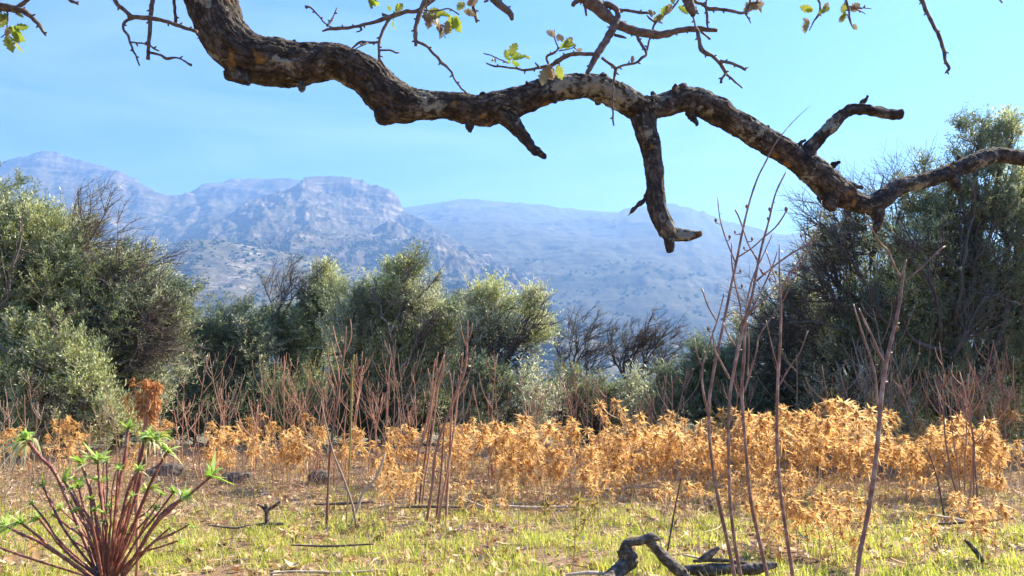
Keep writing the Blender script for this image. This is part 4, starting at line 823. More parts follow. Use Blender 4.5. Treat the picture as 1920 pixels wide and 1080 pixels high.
def stalk_clump(px, py, hpx, nst, label, group, mat_='stalk', seed=0, wd=.0065, splay=.12, forks=5, d=None, fork_from=.5, name='dry_stalk', spread=.34, lean0=0.):
    r_ = np.random.default_rng(seed); p = G(px, py) if d is None else P(px, py, d); p = np.array([p[0], p[1], float(groundz(p[0], p[1]))])
    root = empty(name, p); tag(root, label, 'dry stalks', group); H = hpx * p[1] / F
    for i in range(nst):
        h = H * (1 if i == 0 else r_.uniform(.6, .98)); lean = r_.normal(size=2) * splay + [lean0, 0]; off = np.array([*r_.normal(size=2) * .04, 0])
        g = Geo(); ps = stalk_paths(r_, h, lean * r_.uniform(.5, 2.), int(max(0, forks + r_.integers(-4, 4))), wd * 1.2 * r_.uniform(.8, 1.25), fork_from, spread)
        g.tubes(np.array([a for a, b in ps]) + off, np.array([b for a, b in ps]), 5)
        g.build('stem', M[mat_], root)
    return root
def stalks():
    gs = 'tall dead flower stalks in the field'
    # ones that stand out
    rows = [
            (930, 900, 230, 3, 'dark thin stalks between the central cluster and the thistle bank', 'stalk', .08, .005, .55),
            (545, 880, 200, 4, 'reddish stalks between the narrow thistle and the dark stone', 'stalk', .10, .005, .45),
            (480, 885, 210, 4, 'reddish forked stalks left of centre, before the dark gap', 'stalk', .12, .005, .5),
            (415, 880, 170, 4, 'short reddish forked stalks just right of the red-stemmed plant', 'stalk', .13, .005, .5),
            (700, 880, 190, 5, 'thicket of thin stalks behind the lone full thistle', 'stalk', .09, .0045, .55),
            (760, 880, 175, 5, 'thin forked stalks between the lone thistle and the central cluster', 'stalk', .10, .0045, .5),
            (590, 885, 160, 3, 'short stalks behind the dark stone', 'stalk', .10, .0045, .5),
            (340, 875, 160, 3, 'thin stalks rising behind the pale rosettes', 'stalk', .10, .0045, .5),
            (90, 865, 160, 4, 'thin brown stalks before the yellow-green bush', 'stalk_grey', .12, .0045, .5),
            (20, 890, 130, 4, 'brown stalks at the left edge behind the drooping rosette', 'stalk_grey', .14, .005, .5),
            (190, 868, 150, 4, 'thin brown stalks right of the yellow-green bush', 'stalk_grey', .12, .0045, .5),
            (1000, 870, 150, 4, 'reddish stalks above the left end of the thistle bank', 'stalk', .10, .005, .4),
            (1075, 870, 175, 5, 'dense reddish stalks in front of the two bare trees', 'stalk', .09, .005, .45),
            (1130, 870, 160, 3, 'reddish stalks left of the yellowish high thistle', 'stalk', .10, .005, .45),
            (1245, 870, 170, 3, 'leaning reddish stalks in front of the small silvery bush', 'stalk', .12, .006, .45),
            (1225, 870, 130, 3, 'short reddish stalks right of the yellowish high thistle', 'stalk', .10, .005, .4),
            (1640, 880, 250, 4, 'grey-brown branching stalks right behind the rightmost tall stem', 'stalk_grey', .12, .0075, .4),
            (1690, 875, 290, 4, 'grey-brown stalks leaning right toward the dark tree', 'stalk_grey', .10, .0075, .35),
            (1735, 880, 240, 3, 'slender forked stalks left of the reddish broom', 'stalk', .08, .006, .5),
            (1815, 960, 310, 6, 'reddish broom of stalks rising from a dark stump at the right', 'stalk', .06, .006, .6),
            (1875, 885, 240, 6, 'bushy reddish stalks near the right edge', 'stalk', .14, .0065, .35),
            (1925, 885, 240, 5, 'bushy stalks cut by the right edge', 'stalk', .14, .006, .35),
            (1550, 900, 210, 3, 'thin stalks above the tallest part of the thistle bank', 'stalk', .08, .0055, .5),
            (1590, 890, 180, 3, 'thin stalks left of the rightmost tall stem', 'stalk', .10, .005, .5),
            (1400, 880, 180, 4, 'thin reddish stalks behind the tall bare stems', 'stalk', .10, .005, .45),
            (1770, 900, 210, 3, 'forked reddish stalks between the slender ones and the broom', 'stalk', .10, .0055, .5)]
    for i, (px, py, h, n_, lb, m_, sp, wd, ff) in enumerate(rows):
        stalk_clump(px, py, h, n_, lb, gs, m_, 200 + i, wd, sp, 5, fork_from=ff)
    fz = [(330, 930, 60, 'thin single stalk in the stalk thicket before the central trees', 95, 230), (930, 1330, 26, 'thin single stalk behind the middle thistle bank', 80, 200),
          (1330, 1900, 26, 'thin single stalk among the right-hand thistle bank', 110, 240), (-20, 330, 14, 'thin single stalk behind the red-stemmed plant', 70, 160)]
    k = 0
    for x0, x1, n_, lb, h0, h1 in fz:
        for i in range(n_):
            k += 1; stalk_clump(random.uniform(x0, x1), random.uniform(862, 915), random.uniform(h0, h1), 1, lb, gs, random.choice(['stalk', 'stalk', 'stalk_grey']), 400 + k, .0045, .12, 4, fork_from=.45)
stalks()
def traced(name, label, cat, d, paths, mat_, stem='stem', sides=8, caps=None, zoff=.0, group=None, wob=.0015):
    """plant with stems traced as pixel paths; first path is rooted in the ground"""
    p = paths[0]; a0 = P(p[0][0], p[0][1], d); b = np.array([a0[0], d, float(groundz(a0[0], d))]); root = empty(name, b); O = rel(root); tag(root, label, cat, group)
    return root, O
def tall_stems():
    r_n = np.random.default_rng(5)
    d0 = 2.15
    def stem(root, O, path, d, wpx=None, mat_='tall', name='stem', parent=None, ground=False):
        a, r = px_path(path, d, d, step=8); r = r * (.53 if mat_ == 'tall' else .48 if mat_ == 'stalk' else .68); m = len(a); nn = np.arange(m)
        if ground:
            gx, gy = a[0][0] + (a[0][0] - a[min(6, m - 1)][0]) * .6, d; gz = float(groundz(gx, gy)) - .04
            ext = np.linspace([gx, gy, gz], a[0], 8)[:-1]; a = np.vstack([ext, a]); r = np.concatenate([np.full(7, r[0]), r]); m = len(a); nn = np.arange(m)
        r = r * (1 + .16 * (r_n.random(m) < .10)) * (1 + .16 * perlin(np.stack([nn * .5, nn * 0 + path[0][0] * .1, nn * 0], -1)))
        g = Geo(); g.tubes(a - O, r, 9)
        for j in range(4, m - 2, 7):
            if random.random() < .55:
                t = unit(a[j + 1] - a[j]); dr = unit(np.cross(t, [0, 1, 0])) * random.choice([-1, 1]) + t * .5; g.tubes(np.array([a[j], a[j] + dr * (r[j] * .9 + .002), a[j] + dr * (r[j] + .006)]) - O, np.array([r[j] * .5, r[j] * .35, .001]), 5)
        return g.build(name, M[mat_], parent or root)
    def caps(O, lst, d, parent, ALL):
        for (cx, cy, s) in lst:
            g = Geo(); c = P(cx, cy, d + .01); s_ = s * .9 * d / F; k = np.argmin(((ALL - c) ** 2).sum(1) + 4 * np.clip(ALL[:, 2] - c[2] + .004, 0, 1)); q0 = ALL[k]; g.tubes(np.array([q0, (q0 + c) / 2 + [0, 0, -.004], c + [0, 0, -1.5 * s_]]) - O, np.array([.0016, .0013, .0012]), 4); pts = np.array([c + [0, 0, -1.6 * s_], c + [0, 0, -s_], c + [0, 0, -.3 * s_], c + [0, 0, .5 * s_], c + [0, 0, s_]]); g.tubes(pts - O, np.array([.15, .35, .8, .7, .3]) * s_, 8); g.build('seed_capsule', M['capsule'], parent)
    gt = 'tall bare stems in the right foreground'
    data = [
        ('leftmost of the four close tall bare stems, bending left at its foot', 2.15, 12,
         [[(1378, 1085, 13), (1365, 1020, 13), (1345, 930, 12), (1332, 840, 11), (1329, 770, 11), (1334, 720, 10), (1345, 660, 10), (1358, 600, 10), (1370, 540, 9), (1380, 495, 9), (1393, 430, 8), (1405, 380, 7), (1420, 335, 6), (1435, 305, 6), (1450, 275, 5), (1468, 250, 3.5), (1490, 225, 3), (1520, 197, 1.5)],
          [(1330, 790, 8), (1318, 730, 7), (1317, 690, 6), (1328, 650, 5), (1345, 600, 5), (1358, 550, 4)], [(1317, 690, 5), (1306, 660, 5), (1302, 634, 4)], [(1345, 605, 6), (1328, 575, 5), (1316, 541, 5)], [(1352, 600, 5), (1365, 592, 4), (1374, 586, 4)],
          [(1380, 495, 6), (1360, 445, 5), (1350, 410, 4), (1345, 367, 3)], [(1393, 428, 5), (1382, 400, 4), (1378, 394, 4)], [(1384, 482, 5), (1410, 465, 5), (1432, 445, 5), (1455, 425, 5), (1472, 400, 5), (1475, 389, 4)]],
         [(1400, 387, 4), (1342, 413, 4), (1368, 444, 4), (1388, 508, 3.5), (1391, 536, 3.5), (1474, 392, 5), (1328, 616, 4), (1378, 435, 3)]),
        ('second of the close tall bare stems, forking widely above the thistles', 2.1, 12,
         [[(1390, 1085, 13), (1378, 1020, 12), (1369, 940, 11), (1366, 850, 11), (1367, 760, 11), (1375, 700, 11), (1385, 650, 12), (1395, 605, 11), (1410, 555, 10), (1420, 500, 9), (1430, 455, 8), (1440, 420, 7), (1452, 370, 6), (1462, 345, 6), (1474, 322, 4)],
          [(1380, 650, 8), (1366, 630, 6), (1350, 680, 5)][:2] + [(1356, 605, 4)], [(1368, 710, 8), (1352, 680, 7), (1340, 655, 6), (1336, 620, 4)], [(1393, 620, 7), (1388, 575, 6), (1378, 530, 6), (1372, 490, 5), (1372, 455, 4)],
          [(1420, 487, 6), (1404, 460, 5), (1395, 435, 4), (1389, 415, 4), (1379, 393, 4)], [(1418, 527, 6), (1450, 500, 6), (1480, 478, 6), (1510, 460, 5), (1540, 438, 3)], [(1402, 590, 7), (1430, 565, 6), (1452, 545, 5), (1475, 525, 4), (1500, 490, 3)], [(1398, 600, 7), (1420, 560, 6), (1435, 530, 5), (1450, 495, 5), (1458, 470, 3)]],
         [(1443, 392, 4), (1440, 410, 3.5), (1410, 448, 3.5), (1427, 507, 3), (1502, 442, 3.5), (1395, 465, 3)]),
        ('third of the close tall bare stems, with grey forks at mid height', 2.2, 12,
         [[(1440, 1085, 14), (1425, 1020, 13), (1408, 940, 12), (1400, 860, 11), (1394, 790, 11), (1391, 730, 11), (1394, 680, 10), (1397, 620, 8), (1400, 570, 6), (1412, 520, 5), (1430, 480, 4), (1448, 440, 3)],
          [(1393, 740, 8), (1406, 700, 7), (1418, 660, 6), (1424, 630, 5), (1450, 590, 4), (1470, 560, 3)], [(1402, 705, 6), (1404, 640, 5), (1400, 600, 4)], [(1436, 470, 4), (1456, 530, 3), (1445, 500, 3)], [(1470, 560, 4), (1500, 500, 4), (1525, 450, 3.5), (1540, 400, 2.5), (1540, 376, 2)]],
         [(1443, 524, 3.5), (1430, 512, 3)]),
        ('straight fourth stem of the close group, reaching the hill line', 2.2, 11,
         [[(1487, 1085, 12), (1476, 1010, 12), (1463, 920, 11), (1457, 830, 11), (1457, 760, 11), (1459, 700, 10), (1463, 640, 9), (1464, 580, 8), (1462, 530, 7), (1461, 490, 5), (1461, 455, 3)],
          [(1458, 728, 6), (1480, 690, 5), (1500, 660, 4), (1515, 620, 3)], [(1462, 560, 5), (1476, 520, 5), (1490, 500, 4), (1510, 470, 3), (1530, 440, 2)], [(1460, 540, 4), (1445, 520, 3.5), (1426, 507, 3), (1415, 480, 2)], [(1461, 700, 5), (1440, 760, 4), (1425, 640, 3)][:1] + [(1450, 660, 4), (1436, 600, 3)]],
         [(1477, 522, 4.5), (1491, 505, 4), (1455, 510, 3)]),
        ('lone thick tall stem right of the close group, forked at the top', 2.0, 15,
         [[(1606, 1090, 15), (1614, 1030, 15), (1628, 960, 15), (1640, 880, 15), (1648, 800, 14), (1653, 740, 14), (1660, 690, 14), (1668, 650, 13), (1678, 610, 12), (1688, 560, 10), (1692, 525, 9), (1695, 505, 7), (1699, 487, 5)],
          [(1662, 688, 8), (1648, 662, 8), (1635, 630, 7), (1620, 600, 6), (1610, 578, 4)], [(1648, 780, 8), (1644, 740, 8), (1640, 700, 8), (1628, 660, 7), (1612, 610, 6), (1600, 570, 4)], [(1690, 520, 6), (1678, 500, 6), (1665, 470, 6), (1650, 455, 5), (1630, 420, 3.5), (1622, 400, 3)], [(1694, 530, 6), (1712, 515, 5), (1735, 495, 6), (1760, 470, 7), (1772, 462, 5)]],
         [(1683, 615, 4)])]
    for label, d, w_, paths, cp_ in data:
        a0 = P(paths[0][0][0], 1085, d); b = np.array([a0[0], d, float(groundz(a0[0], d))]); root = empty('tall_stem', b); O = rel(root); tag(root, label, 'dry stem', gt)
        main = None
        for k, p in enumerate(paths): 
            s = stem(root, O, p, d + .012 * (k % 3), ground=(k == 0), name='stem' if k == 0 else 'side_branch')
        caps(O, cp_, d, root, np.vstack([px_path(p, d + .012 * (k % 3), None, step=4)[0] for k, p in enumerate(paths)]))
    def many(label, name, cat, d, paths, mt, grounded, group=None):
        a0 = P(paths[0][0][0], paths[0][0][1], d); b = np.array([a0[0], d, float(groundz(a0[0], d))]); root = empty(name, b); tag(root, label, cat, group); O = rel(root)
        for k, p in enumerate(paths): stem(root, O, p, d + .02 * (k % 4), mat_=mt, ground=k in grounded, name='stem' if k in grounded else 'side_branch')
    gs = 'tall dead flower stalks in the field'
    many('candelabra stalk standing tall left of the curved stick', 'dry_stalk', 'dry stalks', 4.85, [[(613, 972, 11), (616, 900, 10), (620, 838, 10), (627, 790, 9), (632, 757, 9), (636, 725, 8), (640, 702, 7), (647, 646, 6), (649, 612, 4)], [(632, 727, 7), (624, 698, 7), (615, 668, 6), (614, 642, 4)], [(630, 745, 5), (620, 720, 5), (611, 700, 4)], [(633, 760, 6), (645, 742, 6), (656, 723, 5), (675, 687, 3)], [(641, 695, 6), (640, 670, 5), (630, 638, 5), (624, 610, 3)], [(645, 665, 6), (655, 645, 5), (659, 625, 5), (657, 598, 3)], [(636, 730, 5), (634, 690, 5), (626, 660, 4), (622, 640, 3)]], 'stalk', [0], gs)
    many('tall reddish stalk cluster at the centre, right of the curved stick', 'dry_stalk', 'dry stalks', 4.75, [[(799, 986, 12), (806, 940, 12), (811, 905, 11), (816, 851, 10), (826, 815, 10), (837, 787, 10), (854, 740, 10), (866, 710, 9), (873, 685, 9), (876, 642, 7), (877, 600, 4)], [(826, 950, 10), (833, 915, 9), (843, 860, 8), (850, 812, 7), (856, 760, 6), (862, 720, 5), (868, 660, 4)], [(838, 928, 9), (842, 870, 8), (846, 795, 7), (848, 740, 5), (844, 700, 4)], [(820, 955, 9), (826, 900, 8), (830, 850, 7), (834, 800, 6), (850, 760, 5), (880, 700, 4), (892, 660, 3)],
         [(866, 710, 6), (862, 690, 5), (858, 670, 3)], [(874, 680, 6), (884, 660, 5), (892, 648, 3)], [(850, 750, 5), (866, 735, 5), (878, 712, 3)], [(836, 790, 5), (846, 765, 5), (850, 745, 3)], [(876, 645, 4), (884, 622, 4), (886, 606, 3)], [(876, 655, 4), (866, 625, 4), (864, 608, 3)], [(862, 720, 4), (872, 690, 4), (884, 672, 3)]], 'stalk', [0, 1, 2, 3], gs)
    many('brush-like reddish stalks leaning right, just left of the central cluster', 'dry_stalk', 'dry stalks', 5.6, [[(781, 900, 8), (784, 851, 8), (803, 795, 8), (811, 744, 8), (820, 702, 7), (833, 665, 4)], [(790, 905, 7), (800, 840, 7), (808, 780, 7), (816, 730, 7), (828, 690, 6), (836, 650, 3)], [(796, 900, 7), (806, 840, 6), (816, 770, 6), (824, 715, 5), (840, 680, 3)], [(776, 895, 6), (790, 830, 6), (806, 760, 6), (812, 700, 5), (816, 672, 3)],
         [(812, 740, 5), (806, 710, 5), (802, 690, 3)], [(820, 705, 5), (818, 680, 5), (822, 660, 3)], [(816, 730, 5), (830, 708, 5), (842, 695, 3)], [(828, 690, 4), (838, 672, 4), (846, 664, 3)], [(806, 780, 4), (798, 750, 4), (794, 730, 3)], [(824, 716, 4), (832, 690, 4), (830, 672, 3)]], 'stalk', [0, 1, 2, 3], gs)
    # mossy spike and sticks, yellow-green spike, thin grey stick beside it
    for label, d, paths, mt, nm, cat in [
        ('yellow-green mossy flower spike with a pink tip beside the candelabra stalk', 4.9, [[(650, 965, 4), (655, 880, 4), (658, 790, 5), (660, 700, 6), (664, 665, 4)]], 'greenstalk', 'flower_spike', 'flower spike'),
        ('pale thin stick leaning against the candelabra stalk', 4.7, [[(662, 950, 6), (645, 900, 6), (625, 850, 5), (612, 800, 4), (602, 752, 3)]], 'stalk_grey', 'leaning_stick', 'stick'),
        ('pale curved stick standing out of the ground left of the lone full thistle', 4.9, [[(672, 948, 8), (680, 925, 8), (700, 903, 7), (712, 880, 7), (722, 852, 5)]], 'palewood', 'curved_stick', 'stick'),
        ('thin dark stick leaning behind the fallen log', 3.6, [[(1252, 1030, 5), (1260, 985, 5), (1268, 940, 4), (1278, 893, 3)]], 'wooddark', 'upright_stick', 'stick'),
        ('thin dark stick bent left of the reddish broom', 4.8, [[(1768, 955, 5), (1760, 910, 5), (1752, 880, 4), (1742, 850, 3)]], 'wooddark', 'upright_stick', 'stick')]:
        a0 = P(paths[0][0][0], paths[0][0][1], d); b = np.array([a0[0], d, float(groundz(a0[0], d))]); root = empty(nm, b); O = rel(root); tag(root, label, cat)
        for k, p in enumerate(paths): stem(root, O, p, d, mat_=mt, ground=(k == 0))
        if nm == 'flower_spike':
            r_ = np.random.default_rng(8); g = Geo(); a, r = px_path([(658, 790, 5), (660, 720, 6), (662, 690, 6), (665, 668, 4)], d, d, step=2)
            c = a[r_.integers(0, len(a), 260)]; dr = unit(r_.normal(size=(260, 3)) + [0, 0, .4]); pts = c[:, None] + dr[:, None] * (np.linspace(0, 1, 3)[None] * r_.uniform(.008, .02, (260, 1)))[..., None]; g.strips(pts - O, np.tile([.004, .005, .001], (260, 1)), perp(dr, r_)); g.build('florets', M['greenstalk'], root)
tall_stems()

# ---------------------------------------------------------------- red-stemmed plant at lower left
def rosette(g, c, ax, R_, n, r_, droop, w0):
    d = unit(perp(np.tile(ax, (n, 1)), r_) * r_.uniform(.5, 1.2, (n, 1)) + ax * r_.uniform(.2, 1.1, (n, 1))); k = 6; t = np.linspace(0, 1, k)
    L_ = R_ * r_.uniform(.35, 1.3, (n, 1)); droop = droop + r_.uniform(-.15, .5, (n, 1))
    pts = c + d[:, None] * (L_ * t)[..., None] + np.array([0, 0, -1]) * (L_ * droop * t ** 2.2)[..., None]
    wd = np.array([.5, .9, 1., .85, .5, .05])[None] * w0 * r_.uniform(.8, 1.2, (n, 1)); sd = unit(np.cross(d, [0, 0, 1.]) + r_.normal(size=(n, 3)) * .25); g.strips(pts, wd, sd)
def spurge():
    r_ = np.random.default_rng(12); d = 2.75; a0 = P(200, 1085, d); b = np.array([a0[0], d, float(groundz(a0[0], d))]); root = empty('spurge_plant', b); O = rel(root)
    tag(root, 'bushy plant with dark red stems fanning out and green leaf tufts at lower left', 'spurge plant')
    # tip px,py, base dx px, mid bend, width px, tuft (size px, kind, droop)
    T = [(48, 822, -14, (110, 900), 13, 50, 'pale', .9), (240, 803, 6, (222, 920), 13, 24, 'green', .1), (272, 822, 12, (235, 940), 13, 40, 'mix', .5), (288, 822, 10, (255, 930), 13, 40, 'mix', .8), (314, 845, 14, (265, 950), 12, 30, 'mix', .5),
         (152, 868, -6, (178, 960), 11, 26, 'green', .2), (184, 862, -2, (192, 960), 11, 42, 'mix', .3), (190, 902, 0, (196, 980), 10, 24, 'green', .2), (120, 902, -8, (158, 980), 10, 26, 'green', .1), (148, 912, -4, (172, 990), 9, 28, 'green', .2),
         (396, 893, 34, (300, 968), 12, 42, 'green', -.1), (345, 930, 30, (290, 985), 12, 32, 'mix', .4), (326, 922, 24, (262, 1005), 8, 22, 'green', .1), (355, 984, 34, (285, 1020), 8, 12, 'green', .1), (276, 920, 14, (250, 1000), 10, 36, 'green', .3),
         (240, 945, 6, (226, 1010), 9, 16, 'green', .1), (205, 950, 2, (204, 1010), 8, 12, 'green', .1), (10, 985, -28, (80, 1020), 11, 34, 'green', .1), (38, 980, -24, (100, 1030), 9, 30, 'green', .2), (72, 970, -18, (120, 1030), 9, 24, 'green', .2),
         (80, 910, -14, (125, 1000), 9, 20, 'green', .2), (-30, 1015, -34, (60, 1048), 8, 20, 'green', .1), (170, 935, -4, (180, 1010), 8, 18, 'green', .2), (222, 880, 4, (214, 980), 8, 14, 'green', .2), (292, 952, 18, (258, 1010), 8, 16, 'green', .2),
         (260, 880, 9, (236, 980), 9, 18, 'mix', .3), (60, 945, -20, (112, 1015), 7, 14, 'green', .2), (318, 990, 26, (272, 1030), 7, 10, 'mix', .2), (108, 1010, -16, (140, 1050), 7, 10, 'green', .2), (240, 1000, 8, (226, 1040), 7, 8, 'green', .2)]
    for i in range(22):      # thinner stems filling the fan
        an = r_.normal() * .5; ln = r_.uniform(90, 215) * (1 - .25 * abs(an)); tx = 200 + math.sin(an) * ln * 1.05; ty = 1075 - math.cos(an) * ln
        T.append((tx, ty, an * 20, (200 + math.sin(an) * ln * .45, 1075 - math.cos(an) * ln * .58), r_.uniform(5, 9), r_.uniform(6, 18), r_.choice(['green', 'green', 'mix']), .3))
    for i, (tx, ty, bx, (mx_, my), w_, rs, kind, dr_) in enumerate(T):
        dd = d + r_.uniform(-.16, .16); base = (200 + bx * .9, 1078 + r_.uniform(-4, 10)); 
        w_ = w_ * .6; q = resample([(base[0], base[1], w_ * .8), (mx_, my, w_ * .85), ((mx_ + tx) / 2 + r_.uniform(-4, 4), (my + ty) / 2, w_ * .85), (tx, ty, w_ * .7)], 26); ds = np.linspace(d + (dd - d) * .3, dd, 26)
        a = np.array([P(x, y, z) for (x, y, _), z in zip(q, ds)]); rad = q[:, 2] * ds / F / 2; rad *= 1 + .10 * r_.normal(size=26)
        ext = np.linspace([b[0] + (a[0][0] - b[0]) * .7, a[0][1], b[2] - .05], a[0], 5)[:-1]; a = np.vstack([ext, a]); rad = np.concatenate([np.full(4, rad[0]), rad])
        g = Geo(); g.tubes(a - O, rad, 8)
        nl = 16       # leaf scars up the stem
        for j in r_.integers(8, 29, nl):
            t = unit(a[j] - a[j - 1]); nrm = perp(t[None], r_)[0]; g.tubes(np.array([a[j], a[j] + nrm * (rad[j] + .0012)]) .repeat(1, 0)[[0, 0, 1]] * 1. - O + np.array([[0, 0, 0], [0, 0, .0005], [0, 0, 0]]), np.array([.002, .002, .0012]), 4)
        st = g.build('stem', M['red_stem'], root); ax = unit(a[-1] - a[-3]); R_ = rs * dd / F * .95
        g = Geo(); g2 = Geo()
        ng, npale = {'green': (16, 0), 'pale': (10, 26), 'mix': (16, 14)}[kind]
        rosette(g, a[-1] - O, ax, R_, ng + 2, r_, max(0, dr_ * .3), R_ * .19 + .002); rosette(g, a[-1] - ax * R_ * .15 - O, ax, R_ * .6, 8, r_, 0, R_ * .2 + .002)
        g.build('leaf_tuft', M['rosette'], st)
        if npale: rosette(g2, a[-1] - ax * R_ * .2 - O, ax, R_ * 1.15, npale, r_, dr_ * 1.1, R_ * .10 + .001); g2.build('faded_leaves', M['rosette_pale'], st)
    # dark woody crown
    g = Geo(); c0 = b - O
    for i in range(40):
        a_ = r_.random() * 6.28; rr = r_.uniform(.01, .075); p0 = c0 + [math.cos(a_) * rr, math.sin(a_) * rr, -.04]; p1 = p0 + [math.cos(a_) * rr * .5, math.sin(a_) * rr * .5, r_.uniform(.10, .24)]
        g.tubes(np.linspace(p0, p1, 5), np.array([.016, .015, .013, .011, .007]) * r_.uniform(.7, 1.1), 7)
    g.build('woody_base', M['burnt'], root)
    # rusty seed head on its own stalk, behind
    d = 3.3; a0 = P(262, 1000, d); b = np.array([a0[0], d, float(groundz(a0[0], d))]); root = empty('dead_flower_head', b); O = rel(root); tag(root, 'rusty brown dead flower head above the red-stemmed plant', 'dead flower head')
    a, r = px_path([(258, 1040, 6), (256, 950, 8), (262, 860, 8), (276, 780, 8), (282, 730, 5)], d, d, step=8); a = np.vstack([[b[0], b[1], b[2] - .04], a]); r = np.concatenate([[r[0]], r]); g = Geo(); g.tubes(a - O, r, 8); g.build('stem', M['stalk'], root)
    g = Geo(); n = 900; u = r_.normal(size=(n, 3)); u = unit(u) * r_.random((n, 1)) ** .5; lobe = np.array([[-.3, 0, .75], [.45, 0, .55], [0, .2, .1], [.5, 0, -.35], [-.35, 0, -.6], [-.75, 0, -.15], [.2, 0, -.95]]); u = u * .42 + lobe[r_.integers(0, 7, n)]
    c = np.array([P(281, 745, d)]) + u * np.array([.050, .045, .080]) - O; c[:, 0] += np.where(r_.random(n) < .18, -.06, 0); dr = unit(u * [1, 1, .3] + [0, 0, -.5] + r_.normal(size=(n, 3)) * .5)
    t = np.linspace(0, 1, 4); pts = c[:, None] + dr[:, None] * (t * r_.uniform(.012, .03, (n, 1)))[..., None] + np.array([0, 0, -1]) * (.012 * t ** 2)[None, :, None]; g.strips(pts, np.tile([.002, .0045, .004, .001], (n, 1)), perp(dr, r_)); g.build('seed_cluster', M['rust'], root)
spurge()

# ---------------------------------------------------------------- stones, logs, sticks, small things
def stone(px, py, w_, h_, label, seed, d=None):
    p = G(px, py); bm = bmesh.new(); bmesh.ops.create_icosphere(bm, subdivisions=4, radius=1); co = np.array([v.co[:] for v in bm.verts]); f = np.array([[v.index for v in x.verts] for x in bm.faces]); bm.free()
    s = np.array([w_, w_ * .8, h_]) * .72 * p[1] / F / 2; n = 1 + .5 * fbm(co * 1.1 + seed, 4)[:, None] + .16 * fbm(co * 4 + seed, 4, ridged=True)[:, None]
    co = np.clip(co * n, -1.05, 1.0); g = Geo(); g.add(co * s + [0, 0, s[2] * .45], None, f); o = g.build('stone', M['stone'], loc=p); tag(o, label, 'stone', 'half-buried stones under the trees')
M['stone'] = wood_mat('weathered_stone_shaded', (.03, .024, .02), (.085, .068, .054), 22, 1.0, c3=(.17, .14, .11))  # darkened browns: the shade they lie in is put into the colour
stone(600, 908, 58, 46, 'grey-brown stone left of the candelabra stalk', 1.3); stone(445, 905, 84, 36, 'flat-topped stone right of the green leaf tuft', 4.2)
stone(310, 893, 84, 44, 'squat stone half hidden behind the red stems', 7.7)
def wood_thing(name, label, cat, paths, d, mat_='burnt', group=None, sides=22, noise=.12):
    """log or root; path points (px, py, width px [, dy])"""
    c = G(paths[0][0][0], 1060 if paths[0][0][1] > 1060 else paths[0][0][1]); b = np.array([c[0], d, float(groundz(c[0], d))]); root = empty(name, b); O = rel(root); tag(root, label, cat, group)
    for k, p in enumerate(paths):
        a, r = px_path([q[:3] for q in p], d, d, step=2); r = r * .84; dy = np.interp(np.linspace(0, 1, len(a)), np.linspace(0, 1, len(p)), [q[3] if len(q) > 3 else 0 for q in p]); a[:, 1] += dy
        g = Geo(); g.tubes(a - O, r, sides); v = g.v[0]; cc = np.repeat(a - O, sides, 0); o_ = v - cc
        g.v[0] = cc + o_ * (1 + noise * 2 * fbm(np.stack([cc[:, 0] * 9, np.arctan2(o_[:, 2], o_[:, 1]) * 1.6, cc[:, 2] * 9 + k], -1), 4) + noise * 1.6 * fbm(np.stack([cc[:, 0] * 30, np.arctan2(o_[:, 2], o_[:, 1]) * 4, cc[:, 2] * 30 + k], -1), 3, ridged=True))[:, None]
        g.build('wood' if k == 0 else 'broken_limb', M[mat_], root)
    return root
wood_thing('fallen_branch', 'dark branch arching off the ground at bottom centre-right', 'fallen branch',
           [[(1130, 1082, 24, -.1), (1160, 1066, 26, -.05), (1183, 1050, 28), (1174, 1032, 24), (1178, 1018, 16), (1200, 1014, 15), (1222, 1008, 17), (1236, 1010, 7)],
            [(1208, 1012, 8), (1230, 1028, 17), (1250, 1050, 21), (1275, 1072, 22), (1290, 1090, 20)], [(1170, 1030, 24), (1176, 1048, 26), (1182, 1062, 22)]], 3.25, noise=.2)
wood_thing('fallen_log', 'dark broken log lying behind the feet of the tall stems', 'log',
           [[(1290, 1074, 16, .05), (1330, 1070, 22), (1370, 1066, 18), (1410, 1066, 22), (1456, 1058, 10)], [(1310, 1052, 8), (1330, 1040, 13), (1348, 1026, 7)], [(1300, 1052, 6), (1350, 1050, 7), (1400, 1056, 5)]], 3.3, noise=.2)
wood_thing('burnt_stump', 'small twisted burnt stump in the litter at left centre', 'stump',
           [[(502, 984, 9), (500, 968, 8), (501, 954, 9), (497, 944, 5)], [(500, 958, 7), (513, 950, 6), (526, 940, 5)], [(499, 960, 6), (491, 950, 5), (483, 946, 4)], [(478, 984, 4), (500, 984, 10), (532, 982, 4)]], 4.6)
wood_thing('dark_stick', 'short charred stick poking up at lower right', 'stick', [[(1845, 1058, 10), (1830, 1035, 9), (1815, 1018, 7), (1809, 1013, 3)]], 3.6)
wood_thing('dark_stump', 'low dark stump at the foot of the reddish broom', 'stump', [[(1775, 968, 16), (1795, 962, 22), (1815, 966, 14)], [(1800, 962, 12), (1812, 950, 8)]], 4.9)
